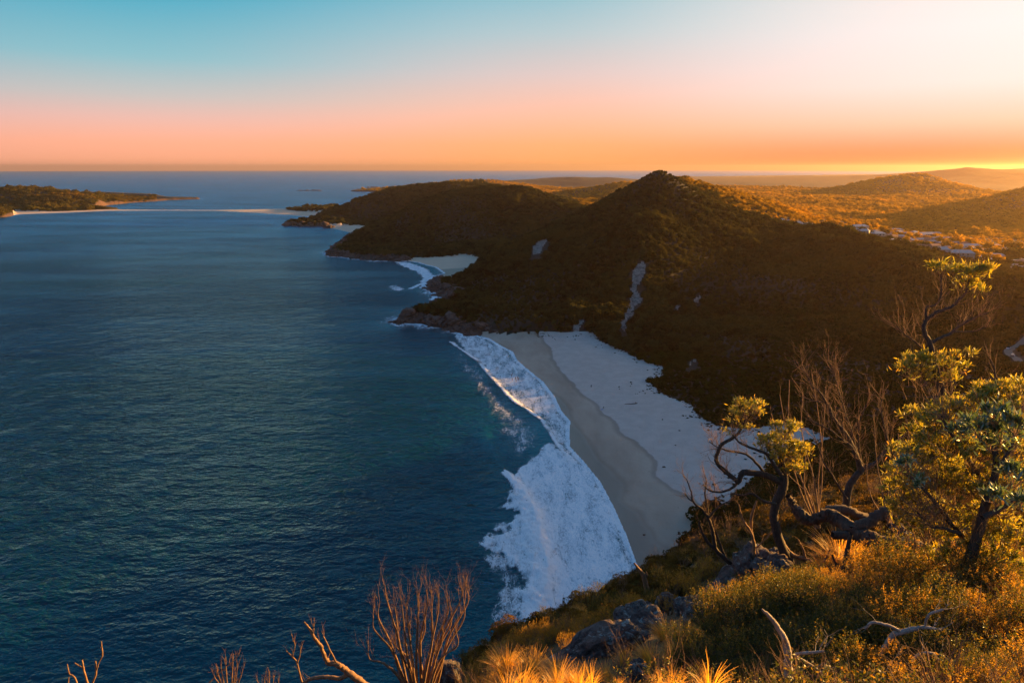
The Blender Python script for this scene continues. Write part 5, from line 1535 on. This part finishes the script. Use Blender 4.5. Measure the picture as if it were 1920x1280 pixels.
for (px_, py_, k_) in lows:
    q = ground_at(px_, py_)
    rd = math.hypot(q[0], q[1])
    s_ = rng.uniform(.26, .46) * np.clip(rd / 9, .55, 1.2)
    sz_w = "small" if s_ < .27 else ("broad" if s_ > .38 else "rounded")
    shrub(k_, px_, py_, s_, f"{sz_w} {'dark green' if k_ == 'green' else 'gold-lit'} shrub {where(px_, py_)}",
          "small-leaved shrubs banked at the lower right" if k_ == 'green' else "gold-lit shrubs banked at the lower right", None, rng.uniform(.9, 1.3))
for i in range(26):                                   # heath band under the boulder and banksia
    px_ = rng.uniform(1370, 1560); py_ = rng.uniform(1100, 1135); k_ = 'gold' if rng.uniform() < .6 else 'green'
    shrub(k_, px_, py_, rng.uniform(.28, .42), f"{'gold-tipped' if k_ == 'gold' else 'green'} heath shrub {where(px_, py_)}", "shrubs in the band below the lichen boulder")

# rusty shrubs along the brow against the surf, each on its own spot
CRW = ["left end of the brow", "brow above the froth", "brow below the surf", "brow left of the slab", "brow over the slab", "brow behind the leaning dead trunk", "brow by the beach end", "brow left of the lichen boulder"]
g = np.random.default_rng(950)
for i in range(64):
    t = (i + g.uniform(-.4, .4)) / 64
    px_ = 872 + t * 470
    crest_ = np.interp(px_, [860, 940, 1000, 1050, 1150, 1250, 1310, 1350], [1262, 1232, 1200, 1182, 1150, 1108, 1085, 1060])
    py_ = crest_ + abs(g.normal(0, 1)) * 22
    k_ = 'gold' if g.uniform() < .68 else 'green'
    q = ground_at(px_, py_); s_ = g.uniform(.22, .42) * np.clip(q[1] / 17, .6, 1.5)
    row_ = "front" if py_ > crest_ + 24 else "edge"
    shrub(k_, px_, py_, s_, f"{'rusty' if k_ == 'gold' else 'dark'} {'small' if s_ < .3 else 'bushy'} shrub at the {row_} of the {CRW[min(7, int(t * 8))]}", "rusty shrubs along the brow of the ridge", None, g.uniform(.9, 1.5))

# ground cover as masses
def near_scatter(name, label, col_, region, sp, k, size, nvar, tall=1.0, r0=3.0, r1=60, sink=.0, dens=1.0):
    p = ring_points(r0, r1, R(-45), R(55), sp, k)
    x, y = p[:, 0], p[:, 1]
    z = fine_lin(Z, x, y)
    px, py = project(x, y, z)
    onrock = np.zeros(len(x), bool)
    for rx, ry, rw, rh in ROCKPX: onrock |= ((px - rx) / (rw * 1.15)) ** 2 + ((py - ry - rh * .75) / (rh * 1.7)) ** 2 < 1
    ok = region(px, py, x, y) & ~onrock & (rng.uniform(0, 1, len(x)) < dens)
    x, y, z = x[ok], y[ok], z[ok]; n = len(x)
    sc = np.maximum(sp, k * np.hypot(x, y)) * size * np.exp(rng.normal(0, .25, n))
    siz = np.stack([sc, sc, sc * tall * rng.uniform(.8, 1.2, n)], 1)
    rot = np.stack([rng.normal(0, .1, n), rng.normal(0, .1, n), rng.uniform(-.7, .7, n) if 'grass' in name else rng.uniform(0, 6.28, n)], 1)
    return scatter(name, np.stack([x, y, z - sc * sink], 1), col_, siz, rot, label, nvar)


def coll(meshes, nm):
    c = bpy.data.collections.new(nm)
    for me in meshes:
        c.objects.link(bpy.data.objects.new(nm, me))
    return c


def heath_one(seed, mat, n, leaf):
    f_, s_ = heath_mesh(seed, n, leaf, 7, .55, 6)
    f_.materials.append(mat)
    return f_


def thin_twigs(seed):
    g_ = np.random.default_rng(seed); a = Acc()
    for _ in range(9):
        twig_tree(a, g_, np.array([0, 0, -.02]), np.array([*(g_.normal(size=2) * .45), 1]), .35, .006, 2, .14, .05, (2, 4), .4)
    me = a.mesh('twigs'); me.materials.append(M['twig']); return me


CG = coll([tuft_mesh(400 + i, 90, .5, .4, (sundir2[0] * .4, sundir2[1] * .3)) for i in range(4)], 'grass')
for o in CG.objects: o.data.materials.append(M['straw'])
CHg = coll([heath_one(420 + i, M['gold_leaf'], 900, .034) for i in range(4)], 'heath')
CHd = coll([heath_one(440 + i, M['small_leaf'], 900, .034) for i in range(3)], 'heath')
CT = coll([thin_twigs(460 + i) for i in range(5)], 'twigs')
pn = lambda x, y, s, sc: fbm(x, y, sc, 3, s)
grassy = lambda px, py, x, y: ((px < 1345) & (py > 1100) | ((px > 1500) & (px < 1680) & (py > 1010) & (py < 1110)) | (pn(x, y, 510, 1.6) > .25)) & (np.hypot(x, y) < 30) & ~((px > 1330) & (py > 1120) & (px < 1590))
near_scatter('dry_grass', "golden dry grass covering the brow of the ridge", CG, grassy, .16, .0115, 1.5, 4, 1.0, 3, 32, 0, .85)
near_scatter('brow_scrub', "tangled rusty scrub over the crest and down its far side", CBR, lambda px, py, x, y: (np.hypot(x, y) > 17), .7, .026, .8, 5, .9, 16, 75, .15, .85)
near_scatter('heath', "low orange-brown heath over the crest and slope", CHg, lambda px, py, x, y: (pn(x, y, 520, 2.4) > -.25) | (np.hypot(x, y) > 24), .34, .016, 1.15, 4, .8, 5, 70, .1, .8)
near_scatter('heath', "dark green low heath patches on the ridge", CHd, lambda px, py, x, y: ((pn(x, y, 530, 2.2) > .45) | (px > 1340)), .34, .018, 1.2, 3, .85, 3, 70, .1, .6)
near_scatter('dead_twigs', "fine dead twigs sticking up through the heath", CT, lambda px, py, x, y: (px > 860), .55, .03, 1.35, 5, 1.1, 4, 55, 0, .8)
# slope below the crest and the brown bushes at its foot
put('slope_scrub', "brown leafless scrub on the slope foot beside the sand", [1, 6], 60, 260, -40, 40, 1.7, .006, 1.0, CB, 4, 3, False, thin=lambda x, y: (x < 75 + (y - 150) * .1) & (y < 240))
put('slope_scrub', "dark scrub covering the hidden slope under the crest", [1], 45, 240, -20, 60, 2.0, .008, 1.0, CS, 6, 6, False, thin=lambda x, y: (x > 60))
# ------------------------------------------------------------------ the town beyond the ridge
def plain_mat(name, c, rough=.7, c2=None, scale=1.0):
    m, n = material(name)
    col_ = n.mix(n.noise(scale, 4, .6, n.geo()), c, c2 or tuple(q * .8 for q in c))
    b_ = n.node('ShaderNodeBsdfPrincipled', {'Base Color': col_, 'Roughness': rough})
    finish(n, b_.outputs[0]); return m


M['wall'] = plain_mat('render_wall', (.42, .36, .30)); M['brick'] = plain_mat('brick_wall', (.30, .17, .12)); M['roofw'] = plain_mat('pale_roof', (.52, .47, .42), .6)
M['roofg'] = plain_mat('grey_roof', (.28, .29, .32), .5); M['roofr'] = plain_mat('tiled_roof', (.30, .14, .09)); M['pane'] = plain_mat('window_glass', (.03, .04, .05), .1)
M['asphalt'] = plain_mat('asphalt', (.16, .12, .09), .85, (.24, .18, .13), .4); M['carw'] = plain_mat('white_paint', (.8, .8, .8), .25); M['card'] = plain_mat('dark_paint', (.05, .06, .08), .25); M['tyre'] = plain_mat('tyre', (.02, .02, .02))


def boxes(lst):
    V_, F_ = [], []
    for b in lst:
        v, f = box_mesh(*b); F_.append(f + 8 * len(V_)); V_.append(v)
    return np.concatenate(V_), np.concatenate(F_)


def gable(L, W, h0, h1, ov=.5):
    x, y = L / 2 + ov, W / 2 + ov
    hx_ = x - W * .3
    v = np.array([(-x, -y, h0), (x, -y, h0), (x, y, h0), (-x, y, h0), (-hx_, 0, h1), (hx_, 0, h1), (-x, -y, h0 - .25), (x, -y, h0 - .25), (x, y, h0 - .25), (-x, y, h0 - .25)], float)
    f = np.array([(0, 1, 5, 4), (2, 3, 4, 5), (1, 2, 5, 5), (3, 0, 4, 4), (0, 6, 7, 1), (1, 7, 8, 2), (2, 8, 9, 3), (3, 9, 6, 0), (6, 9, 8, 7)])
    return v, f


def poly_mesh(name, v, f):
    me = bpy.data.meshes.new(name)
    me.from_pydata([tuple(q) for q in v], [], [tuple(dict.fromkeys(int(k) for k in q)) for q in f]); me.update(); return me


def far_ground(px, py, rmin=900, rmax=2600):
    a, b, c = ray(px, py); L = math.sqrt(a * a + b * b + c * c)
    t = np.linspace(rmin, rmax, 1500)
    x, y, z = a / L * t, b / L * t, H + c / L * t
    g_ = fine_lin(Z, x, y); hit = np.nonzero(z < g_ + 3)[0]
    i = hit[0] if len(hit) else int(np.argmin(z - g_))
    return np.array([x[i], y[i], g_[i]])


house_words = {'roofw': 'white-roofed', 'roofg': 'grey-roofed', 'roofr': 'tile-roofed'}


def house(px, py, L, W, st, roof, wall, rz, label, grp="houses of the town behind the ridge"):
    q = far_ground(px, py)
    h = 3.0 * st
    t = empty('house', (q[0], q[1], q[2] - .4), rz)
    tag(t, label, 'house', grp)
    v, f = boxes([(-L / 2, L / 2, -W / 2, W / 2, 0, h)]); link('wall', np_mesh('wall', v, f, False), M[wall], t)
    v, f = gable(L, W, h + .02, h + W * .22); link('roof', poly_mesh('roof', v, f), M[roof], t)
    for k in range(int(L // 4.5)):
        x0 = -L / 2 + 1.2 + k * 4.5
        for s2 in range(st):
            v, f = boxes([(x0, x0 + 1.8, -W / 2 - .06, -W / 2 + .1, 1.0 + 3 * s2, 2.3 + 3 * s2)])
            link('window', np_mesh('window', v, f, False), M['pane'], t)
    return t


g = np.random.default_rng(900)
spots = []
named = [(1800, 497, 22, 14, 2, 'roofw', 'wall', "pale hall roof standing just above the leaf tufts of the slender banksia"), (1758, 474, 22, 12, 1, 'roofw', 'wall', "bright-roofed house at the near edge of the town left of the pale hall"),
         (1900, 492, 44, 16, 1, 'roofw', 'wall', "very long white-roofed building at the right edge of the town"), (1910, 546, 22, 12, 1, 'roofw', 'wall', "lone pale-roofed house below the town at the right edge"),
         (1610, 427, 28, 14, 2, 'roofw', 'wall', "white house at the left end of the town beside a round tree"), (1680, 430, 24, 12, 1, 'roofw', 'wall', "white roof in the back row left of the two long white roofs"),
         (1735, 438, 30, 14, 1, 'roofw', 'wall', "left of two long white roofs in the back row"), (1752, 437, 24, 12, 1, 'roofw', 'wall', "right of two long white roofs in the back row"),
         (1818, 460, 30, 14, 1, 'roofw', 'wall', "wide blue-white roof in the middle of the town"), (1780, 447, 26, 12, 1, 'roofw', 'wall', "pale roof just right of the two long white roofs")]
for (px_, py_, L, W, st, rf, wl, lb) in named:
    house(px_, py_, L, W, st, rf, wl, g.uniform(-.4, .4), lb); spots.append((px_, py_))
tries = 0
rowsn = {}
while len(spots) < 88 and tries < 4000:
    tries += 1
    px_ = g.uniform(1590, 1925); mid = 428 + (px_ - 1600) * .165
    py_ = mid + g.uniform(-9, 15) * (.7 + (px_ - 1590) / 400)
    if min((abs(px_ - a) / 11 + abs(py_ - b) / 3.2) for a, b in spots) < 1: continue
    spots.append((px_, py_))
    rf = ['roofw', 'roofg', 'roofr', 'roofw', 'roofg'][int(g.integers(0, 5))]; wl = 'wall' if g.uniform() < .65 else 'brick'
    where = "back row" if py_ < mid - 2 else ("front row" if py_ > mid + 6 else "middle row")
    side_ = "left part" if px_ < 1690 else ("centre" if px_ < 1800 else "right part")
    house(px_, py_, g.uniform(10, 16), g.uniform(8, 11), 1 if g.uniform() < .7 else 2, rf, wl, g.uniform(-.6, .6),
          f"small {house_words[rf]} house with {'pale' if wl == 'wall' else 'brick'} walls in the {where}, {side_} of the town")
for px_, py_ in ((1446, 411), (1462, 412), (1478, 414), (1493, 417), (1508, 419), (1520, 421), (1470, 417), (1500, 422)):
    house(px_, py_, g.uniform(12, 18), 10, 1, ['roofw', 'roofg'][int(g.integers(0, 2))], 'wall', g.uniform(-.5, .5), "small pale house glimpsed behind the shoulder of the pointed hill", "houses behind the shoulder of the pointed hill")


# trees standing between the houses, each its own crown and trunk
def town_tree(px, py, h, label, grp):
    q = far_ground(px, py)
    i = int(g.integers(0, 6))
    t = empty('tree', tuple(q), g.uniform(0, 6))
    tag(t, label, 'tree', grp)
    me = TRUNKME; o = bpy.data.objects.new('trunk', me); scene.collection.objects.link(o); o.parent = t; o.scale = (h * .5, h * .5, h * .6)
    o = bpy.data.objects.new('crown', CW.objects[i].data); scene.collection.objects.link(o); o.parent = t; o.location = (0, 0, h * .35); o.scale = (h * .62, h * .62, h * .75)
    return t


a_ = Acc(); tube(a_, [(0, 0, -.2), (.03, .01, .4), (-.02, .03, 1)], [.06, .045, .03], 6); TRUNKME = a_.mesh('trunk'); TRUNKME.materials.append(M['bark'])
for k, (px_, py_, h_) in enumerate(((1655, 436, 16), (1663, 440, 14), (1764, 456, 15), (1775, 462, 14), (1796, 470, 14), (1815, 478, 13), (1720, 446, 12), (1850, 468, 16), (1875, 478, 14), (1905, 470, 18), (1890, 468, 18), (1868, 490, 12), (1640, 428, 13),
                                    (1700, 452, 12), (1740, 462, 12), (1830, 482, 12), (1848, 487, 12), (1622, 425, 12), (1455, 414, 10), (1485, 418, 10))):
    town_tree(px_, py_, h_, "rounded golden-green tree standing among the houses of the town", "trees among the town's houses")

# ------------------------------------------------------------------ the road below on the right, with cars
rl = smooth_line(ROADL, 8)
tg = np.gradient(rl[:, :2], axis=0); tg /= np.linalg.norm(tg, axis=1, keepdims=True)
nn_ = np.stack([tg[:, 1], -tg[:, 0]], 1)
lanes = np.linspace(-2.4, 2.4, 7)
vx = (rl[:, None, :2] + nn_[:, None] * lanes[None, :, None]).reshape(-1, 2)
vz = fine_lin(Z, vx[:, 0], vx[:, 1]); vz = np.repeat(vz.reshape(len(rl), 7).max(1), 7) + .25
i, j = np.meshgrid(np.arange(len(rl) - 1), np.arange(6), indexing='ij')
f = np.stack([i * 7 + j, i * 7 + j + 1, (i + 1) * 7 + j + 1, (i + 1) * 7 + j], -1).reshape(-1, 4)
tag(link('road', np_mesh('road', np.column_stack([vx, vz]), f, True), M['asphalt']), "narrow sunlit road at the foot of the forest on the right", kind='structure')


def car_protos():
    v, f = boxes([(-2.1, 2.1, -.85, .85, .35, .95)]); v[:, 0] *= np.where(v[:, 2] > .9, .97, 1); body = np_mesh('body', v, f, False)
    v, f = boxes([(-1.3, 1.2, -.75, .75, .95, 1.5)]); v[:, 0] = np.where(v[:, 2] > 1.4, v[:, 0] * .72, v[:, 0]); v[:, 1] = np.where(v[:, 2] > 1.4, v[:, 1] * .85, v[:, 1]); cab = np_mesh('cabin', v, f, False); cab.materials.append(M['pane'])
    a_ = Acc(); tube(a_, [(0, -.12, 0), (0, -.119, 0), (0, .119, 0), (0, .12, 0)], [.02, .33, .33, .02], 14); wh = a_.mesh('wheel'); wh.materials.append(M['tyre'])
    return body, cab, wh


BODY, CAB, WH = car_protos()


def car(x, y, z, rz, mat, label):
    t = empty('car', (x, y, z), rz); tag(t, label, 'car', 'cars along the road on the right')
    b = BODY.copy(); b.materials.append(M[mat]); link('body', b, None, t); link('cabin', CAB, None, t)
    for wx in (-1.35, 1.35):
        for wy in (-.8, .8):
            o = link('wheel', WH, None, t); o.location = (wx, wy, .33)


for k, (t_, off, mt, lb) in enumerate(((18, 1.1, 'carw', "white car on the bend of the road, the lower of two"), (34, -1.1, 'carw', "white car farther up the road after the bend"), (10, -1.1, 'card', "dark car on the lowest stretch of the road"))):
    c = rl[t_]; q = (c[0] + nn_[t_][0] * off, c[1] + nn_[t_][1] * off)
    car(q[0], q[1], float(vz[t_ * 7]) + .02, math.atan2(tg[t_][1], tg[t_][0]), mt, lb)

# ------------------------------------------------------------------ islets out at sea
def islet(label, pts, h, foam=True):
    w0, w1 = PZ(*pts[0], 0.0), PZ(*pts[1], 0.0)
    L = float(np.linalg.norm(w1 - w0)); c = (w0 + w1) / 2
    n_ = 48; m_ = 9
    t = np.linspace(-1, 1, n_)[None]; s2 = np.linspace(-1, 1, m_)[:, None]
    x = t * L / 2 + 0 * s2; y = s2 * L * .12 * np.sqrt(np.clip(1 - t ** 2, 0, 1)) + 0 * t
    z = h * (1 - s2 ** 2) * np.clip(1 - t ** 6, 0, 1) * (.55 + .6 * fbm(x + 50, y, L * .12, 4, 5)) - .4
    idx_ = np.arange(n_ * m_).reshape(m_, n_)
    f = np.stack([idx_[:-1, :-1], idx_[:-1, 1:], idx_[1:, 1:], idx_[1:, :-1]], -1).reshape(-1, 4)
    o = link('islet', np_mesh('islet', np.stack([x.ravel(), y.ravel(), z.ravel()], 1), f, True), M['soilrock'], None, (c[0], c[1], 0))
    d = w1 - w0; o.rotation_euler = (0, 0, math.atan2(d[1], d[0]))
    tag(o, label, 'islet')


islet("long low dark reef islet alone in the open sea", ((552, 357.6), (606, 357.6)), 9)
islet("small low islet just off the far headland tip", ((684, 351.5), (712, 351.5)), 10)
islet("rocky tongue reaching off the far headland", ((660, 358.2), (700, 358.0)), 9)

# ------------------------------------------------------------------ people on the beach and in the shallows
M['suit'] = plain_mat('dark_swimwear', (.02, .022, .03), .6); M['skin'] = plain_mat('skin', (.38, .22, .15), .5); M['hair'] = plain_mat('hair', (.03, .02, .015)); M['towel'] = plain_mat('blue_towel', (.08, .16, .42)); M['pink'] = plain_mat('pink_cloth', (.5, .18, .2))


def person_mesh(pose, seed):
    """one skinned figure 1.74 m tall; joints as connected edges"""
    g_ = np.random.default_rng(seed)
    a = g_.uniform(-.08, .08)
    J = {'pel': (0, 0, .95, .13), 'wai': (0, .0, 1.12, .115), 'che': (0, .0, 1.32, .14), 'nec': (0, 0, 1.48, .055), 'hd0': (0, .01, 1.56, .075), 'hd1': (0, .015, 1.66, .085), 'hd2': (0, .01, 1.73, .05)}
    for s2, nm in ((1, 'r'), (-1, 'l')):
        J['sh' + nm] = (s2 * .18, 0, 1.40, .06); J['el' + nm] = (s2 * (.24 + a), .02, 1.12, .042); J['wr' + nm] = (s2 * (.25 + a), .10, .88, .03); J['ha' + nm] = (s2 * (.25 + a), .13, .79, .028)
        J['hi' + nm] = (s2 * .09, 0, .88, .095); J['kn' + nm] = (s2 * .11, s2 * .08 * (pose == 'walk') + .02, .49, .058); J['an' + nm] = (s2 * .11, s2 * .16 * (pose == 'walk') - .01, .09, .038); J['to' + nm] = (s2 * .13, s2 * .16 * (pose == 'walk') + .14, .03, .03)
    if pose == 'sit':
        for k in list(J):
            x, y, z, r = J[k]; J[k] = (x, y - .05, z - .80, r)
        for s2, nm in ((1, 'r'), (-1, 'l')):
            J['kn' + nm] = (s2 * .14, .42, .48, .058); J['an' + nm] = (s2 * .12, .62, .10, .038); J['to' + nm] = (s2 * .13, .76, .04, .03)
            J['el' + nm] = (s2 * .22, .12, .42, .042); J['wr' + nm] = (s2 * .14, .32, .46, .03); J['ha' + nm] = (s2 * .10, .40, .48, .028)
    E = [('pel', 'wai'), ('wai', 'che'), ('che', 'nec'), ('nec', 'hd0'), ('hd0', 'hd1'), ('hd1', 'hd2')]
    for nm in 'rl': E += [('che', 'sh' + nm), ('sh' + nm, 'el' + nm), ('el' + nm, 'wr' + nm), ('wr' + nm, 'ha' + nm), ('pel', 'hi' + nm), ('hi' + nm, 'kn' + nm), ('kn' + nm, 'an' + nm), ('an' + nm, 'to' + nm)]
    ks = list(J)
    me = bpy.data.meshes.new('body'); me.from_pydata([J[k][:3] for k in ks], [(ks.index(a_), ks.index(b_)) for a_, b_ in E], [])
    o = bpy.data.objects.new('tmp', me); scene.collection.objects.link(o)
    o.modifiers.new('skin', 'SKIN'); sub = o.modifiers.new('sub', 'SUBSURF'); sub.levels = 1; sub.render_levels = 1
    for k, sv in zip(ks, me.skin_vertices[0].data): sv.radius = (J[k][3], J[k][3]); sv.use_root = (k == 'pel')
    dg = bpy.context.evaluated_depsgraph_get(); ev = o.evaluated_get(dg)
    out_ = bpy.data.meshes.new_from_object(ev)
    bpy.data.objects.remove(o)
    out_.materials.clear(); out_.materials.append(M['suit']); out_.materials.append(M['skin'])
    for p2 in out_.polygons:
        c = p2.center; hz_ = J['nec'][2]
        skin_ = c[2] > hz_ - .01 or (pose != 'sit' and (c[2] < .45 or (abs(c[0]) > .2 and c[2] < 1.2))) or (pose == 'sit' and c[1] > .3)
        p2.material_index = 1 if skin_ else 0; p2.use_smooth = True
    # hair cap
    hc = J['hd1']; v = unit(90, g_); v[:, 2] = np.abs(v[:, 2]); a_ = Acc()
    c = np.array(hc[:3]) + v * np.array([.088, .1, .1]) + np.array([0, -.012, .0])
    q, f = quads_from(c, v, unit(90, g_), np.full(90, .07), np.full(90, .06)); a_.add(q, f)
    hm = a_.mesh('hair', False); hm.materials.append(M['hair'])
    return out_, hm


POSE = {k: person_mesh(k, 1000 + i) for i, k in enumerate(('stand', 'walk', 'sit'))}


def person(px, py, z, pose, rz, label, grp=None, sc=1.0, sink=0.0):
    q = PZ(px, py, z)
    x, y = float(q[0]), float(q[1])
    gzv = max(float(terrain_z(np.array([x]), np.array([y]))[0]), z if z < .5 else -9)
    t = empty('person', (x, y, gzv - sink), rz); t.scale = (sc, sc, sc)
    tag(t, label, 'person', grp)
    b, h = POSE[pose]
    for nm, me in (('body', b), ('hair', h)):
        o = bpy.data.objects.new(nm, me); scene.collection.objects.link(o); o.parent = t
    return t


bathers = [(959, 708, "bather farthest left of the group standing in the foamy shallows"), (961.5, 704, "bather at the back of the group in the foamy shallows"), (960.5, 715, "bather in front at the left of the group in the shallows"), (966.5, 713, "second bather of the front row in the shallows"),
           (967.5, 717, "nearest bather of the group in the foamy shallows"), (970, 712, "bather at the back right of the group in the shallows"), (972, 715, "rightmost bather of the group in the foamy shallows")]
for k, (px_, py_, lb) in enumerate(bathers):
    person(px_, py_, 0.0, 'stand' if k % 2 else 'walk', k * 1.1, lb, 'bathers in the shallows', 1.3, -.25)
person(1043, 777, 0.1, 'walk', 1.2, "lone person wading at the edge of the wash", None, 1.1, .1)
person(1108.5, 724, 2.3, 'stand', .3, "person standing alone on the dry upper sand", None, 1.15)
person(1132, 762, 2.1, 'sit', 2.2, "person sitting on the sand beside a blue towel", None, 1.1)
person(1235, 1048, 1.6, 'walk', 2.8, "person walking on the near end of the beach by the bushes", None, 1.05)


def on_sand(px, py, z=2.2):
    q = PZ(px, py, z); zz = float(terrain_z(np.array([q[0]]), np.array([q[1]]))[0]); return float(q[0]), float(q[1]), zz


x, y, z = on_sand(1129, 764)
a_ = Acc(); gxx, gyy = np.meshgrid(np.linspace(-.9, .9, 10), np.linspace(-.5, .5, 7)); gz2 = .06 + .03 * np.sin(gxx * 7) * np.cos(gyy * 9)
ii = np.arange(70).reshape(7, 10); a_.add(np.stack([gxx.ravel(), gyy.ravel(), gz2.ravel()], 1), np.stack([ii[:-1, :-1], ii[:-1, 1:], ii[1:, 1:], ii[1:, :-1]], -1).reshape(-1, 4))
o = tag(link('towel', a_.mesh('towel'), M['towel'], None, (x, y, z)), "blue towel spread on the sand beside the sitting person", 'towel'); o.rotation_euler = (0, 0, .4)
x, y, z = on_sand(1183, 757)
a_ = Acc(); tube(a_, smooth_line([(-3.6, -.4, .15), (-2, -.1, .25), (0, 0, .22), (2, .2, .35), (3.3, .25, .5)], 5), np.linspace(.10, .26, 21), 8); tube(a_, smooth_line([(2.4, .2, .4), (2.7, .3, .9), (2.6, .5, 1.3)], 4), np.linspace(.14, .05, 9), 6); tube(a_, smooth_line([(3.0, .25, .45), (3.5, .0, .8), (3.8, -.1, .7)], 4), np.linspace(.14, .05, 9), 6)
tag(link('driftwood', a_.mesh('driftwood'), M['bark'], None, (x, y, z)), "long dark driftwood trunk lying on the dry sand", 'driftwood')
for px_, py_, s2, lb in ((1245, 873, .7, "small dark lump lying alone on the pale sand"), (1274, 808, .5, "tiny dark lump on the upper sand near the dune edge"), (1208, 994, .5, "small dark lump at the edge of the wet sand")):
    x, y, z = on_sand(px_, py_)
    o = tag(link('beach_stone', boulder(700 + int(px_)), None, None, (x, y, z + .1)), lb, 'stone'); o.scale = (s2, s2 * .8, s2 * .7)
for px_, py_, s2, lb in ((876, 628.5, 3.0, "dark rock standing in the foam where the beach meets the headland"), (871, 626.5, 1.6, "smaller dark rock left of the one in the foam"), (826, 556, 3.2, "dark rock off the notch in the headland")):
    q = PZ(px_, py_, .3); o = tag(link('sea_rock', boulder(740 + int(px_), 3), None, None, (float(q[0]), float(q[1]), .2)), lb, 'rock'); o.scale = (s2, s2 * .9, s2 * .8)
# dune grass specks along the back of the beach
p_ = ring_points(215, 545, R(-4), R(27), 1.3, .003)
x_, y_ = p_[:, 0], p_[:, 1]
dd_ = dline(x_, y_, SAND, True); ins_ = inpoly(x_, y_, SAND)
bk = glook(SHG, x_, y_) > 32
ok = ins_ & bk & (rng.uniform(0, 1, len(x_)) < .55 * np.exp(-dd_ / 5.0)) & (fbm(x_, y_, 9, 3, 801) > .0)
x_, y_ = x_[ok], y_[ok]; nb = len(x_)
sc_ = rng.uniform(.35, 1.1, nb)
scatter('dune_grass', np.stack([x_, y_, fine_lin(Z, x_, y_)], 1), CS, np.stack([sc_, sc_, sc_ * .6], 1), np.stack([np.zeros(nb), np.zeros(nb), rng.uniform(0, 6, nb)], 1), "scattered dark tufts creeping onto the back of the beach", 6)

# ------------------------------------------------------------------ look-alikes that share words: say which one, from left to right
ORD = ["first", "second", "third", "fourth", "fifth", "sixth", "seventh", "eighth", "ninth", "tenth"]
byl = {}
for o in scene.objects:
    if o.parent is None and o.get('category'): byl.setdefault(o['label'], []).append(o)
for lb, os_ in byl.items():
    if len(os_) < 2: continue
    os_.sort(key=lambda o: float(project(np.array([o.location[0]]), np.array([o.location[1]]), np.array([o.location[2]]))[0][0]))
    n_ = len(os_)
    for i, o in enumerate(os_):
        if n_ == 2: t = ["left one", "right one"][i]
        elif n_ == 3: t = ["left one", "middle one", "right one"][i]
        elif i < 10 and i <= n_ / 2: t = ORD[i] + " from left"
        elif n_ - 1 - i < 10: t = ORD[n_ - 1 - i] + " from right"
        else: continue
        wds = lb.split()
        o['label'] = " ".join(wds[:13]) + ", " + t
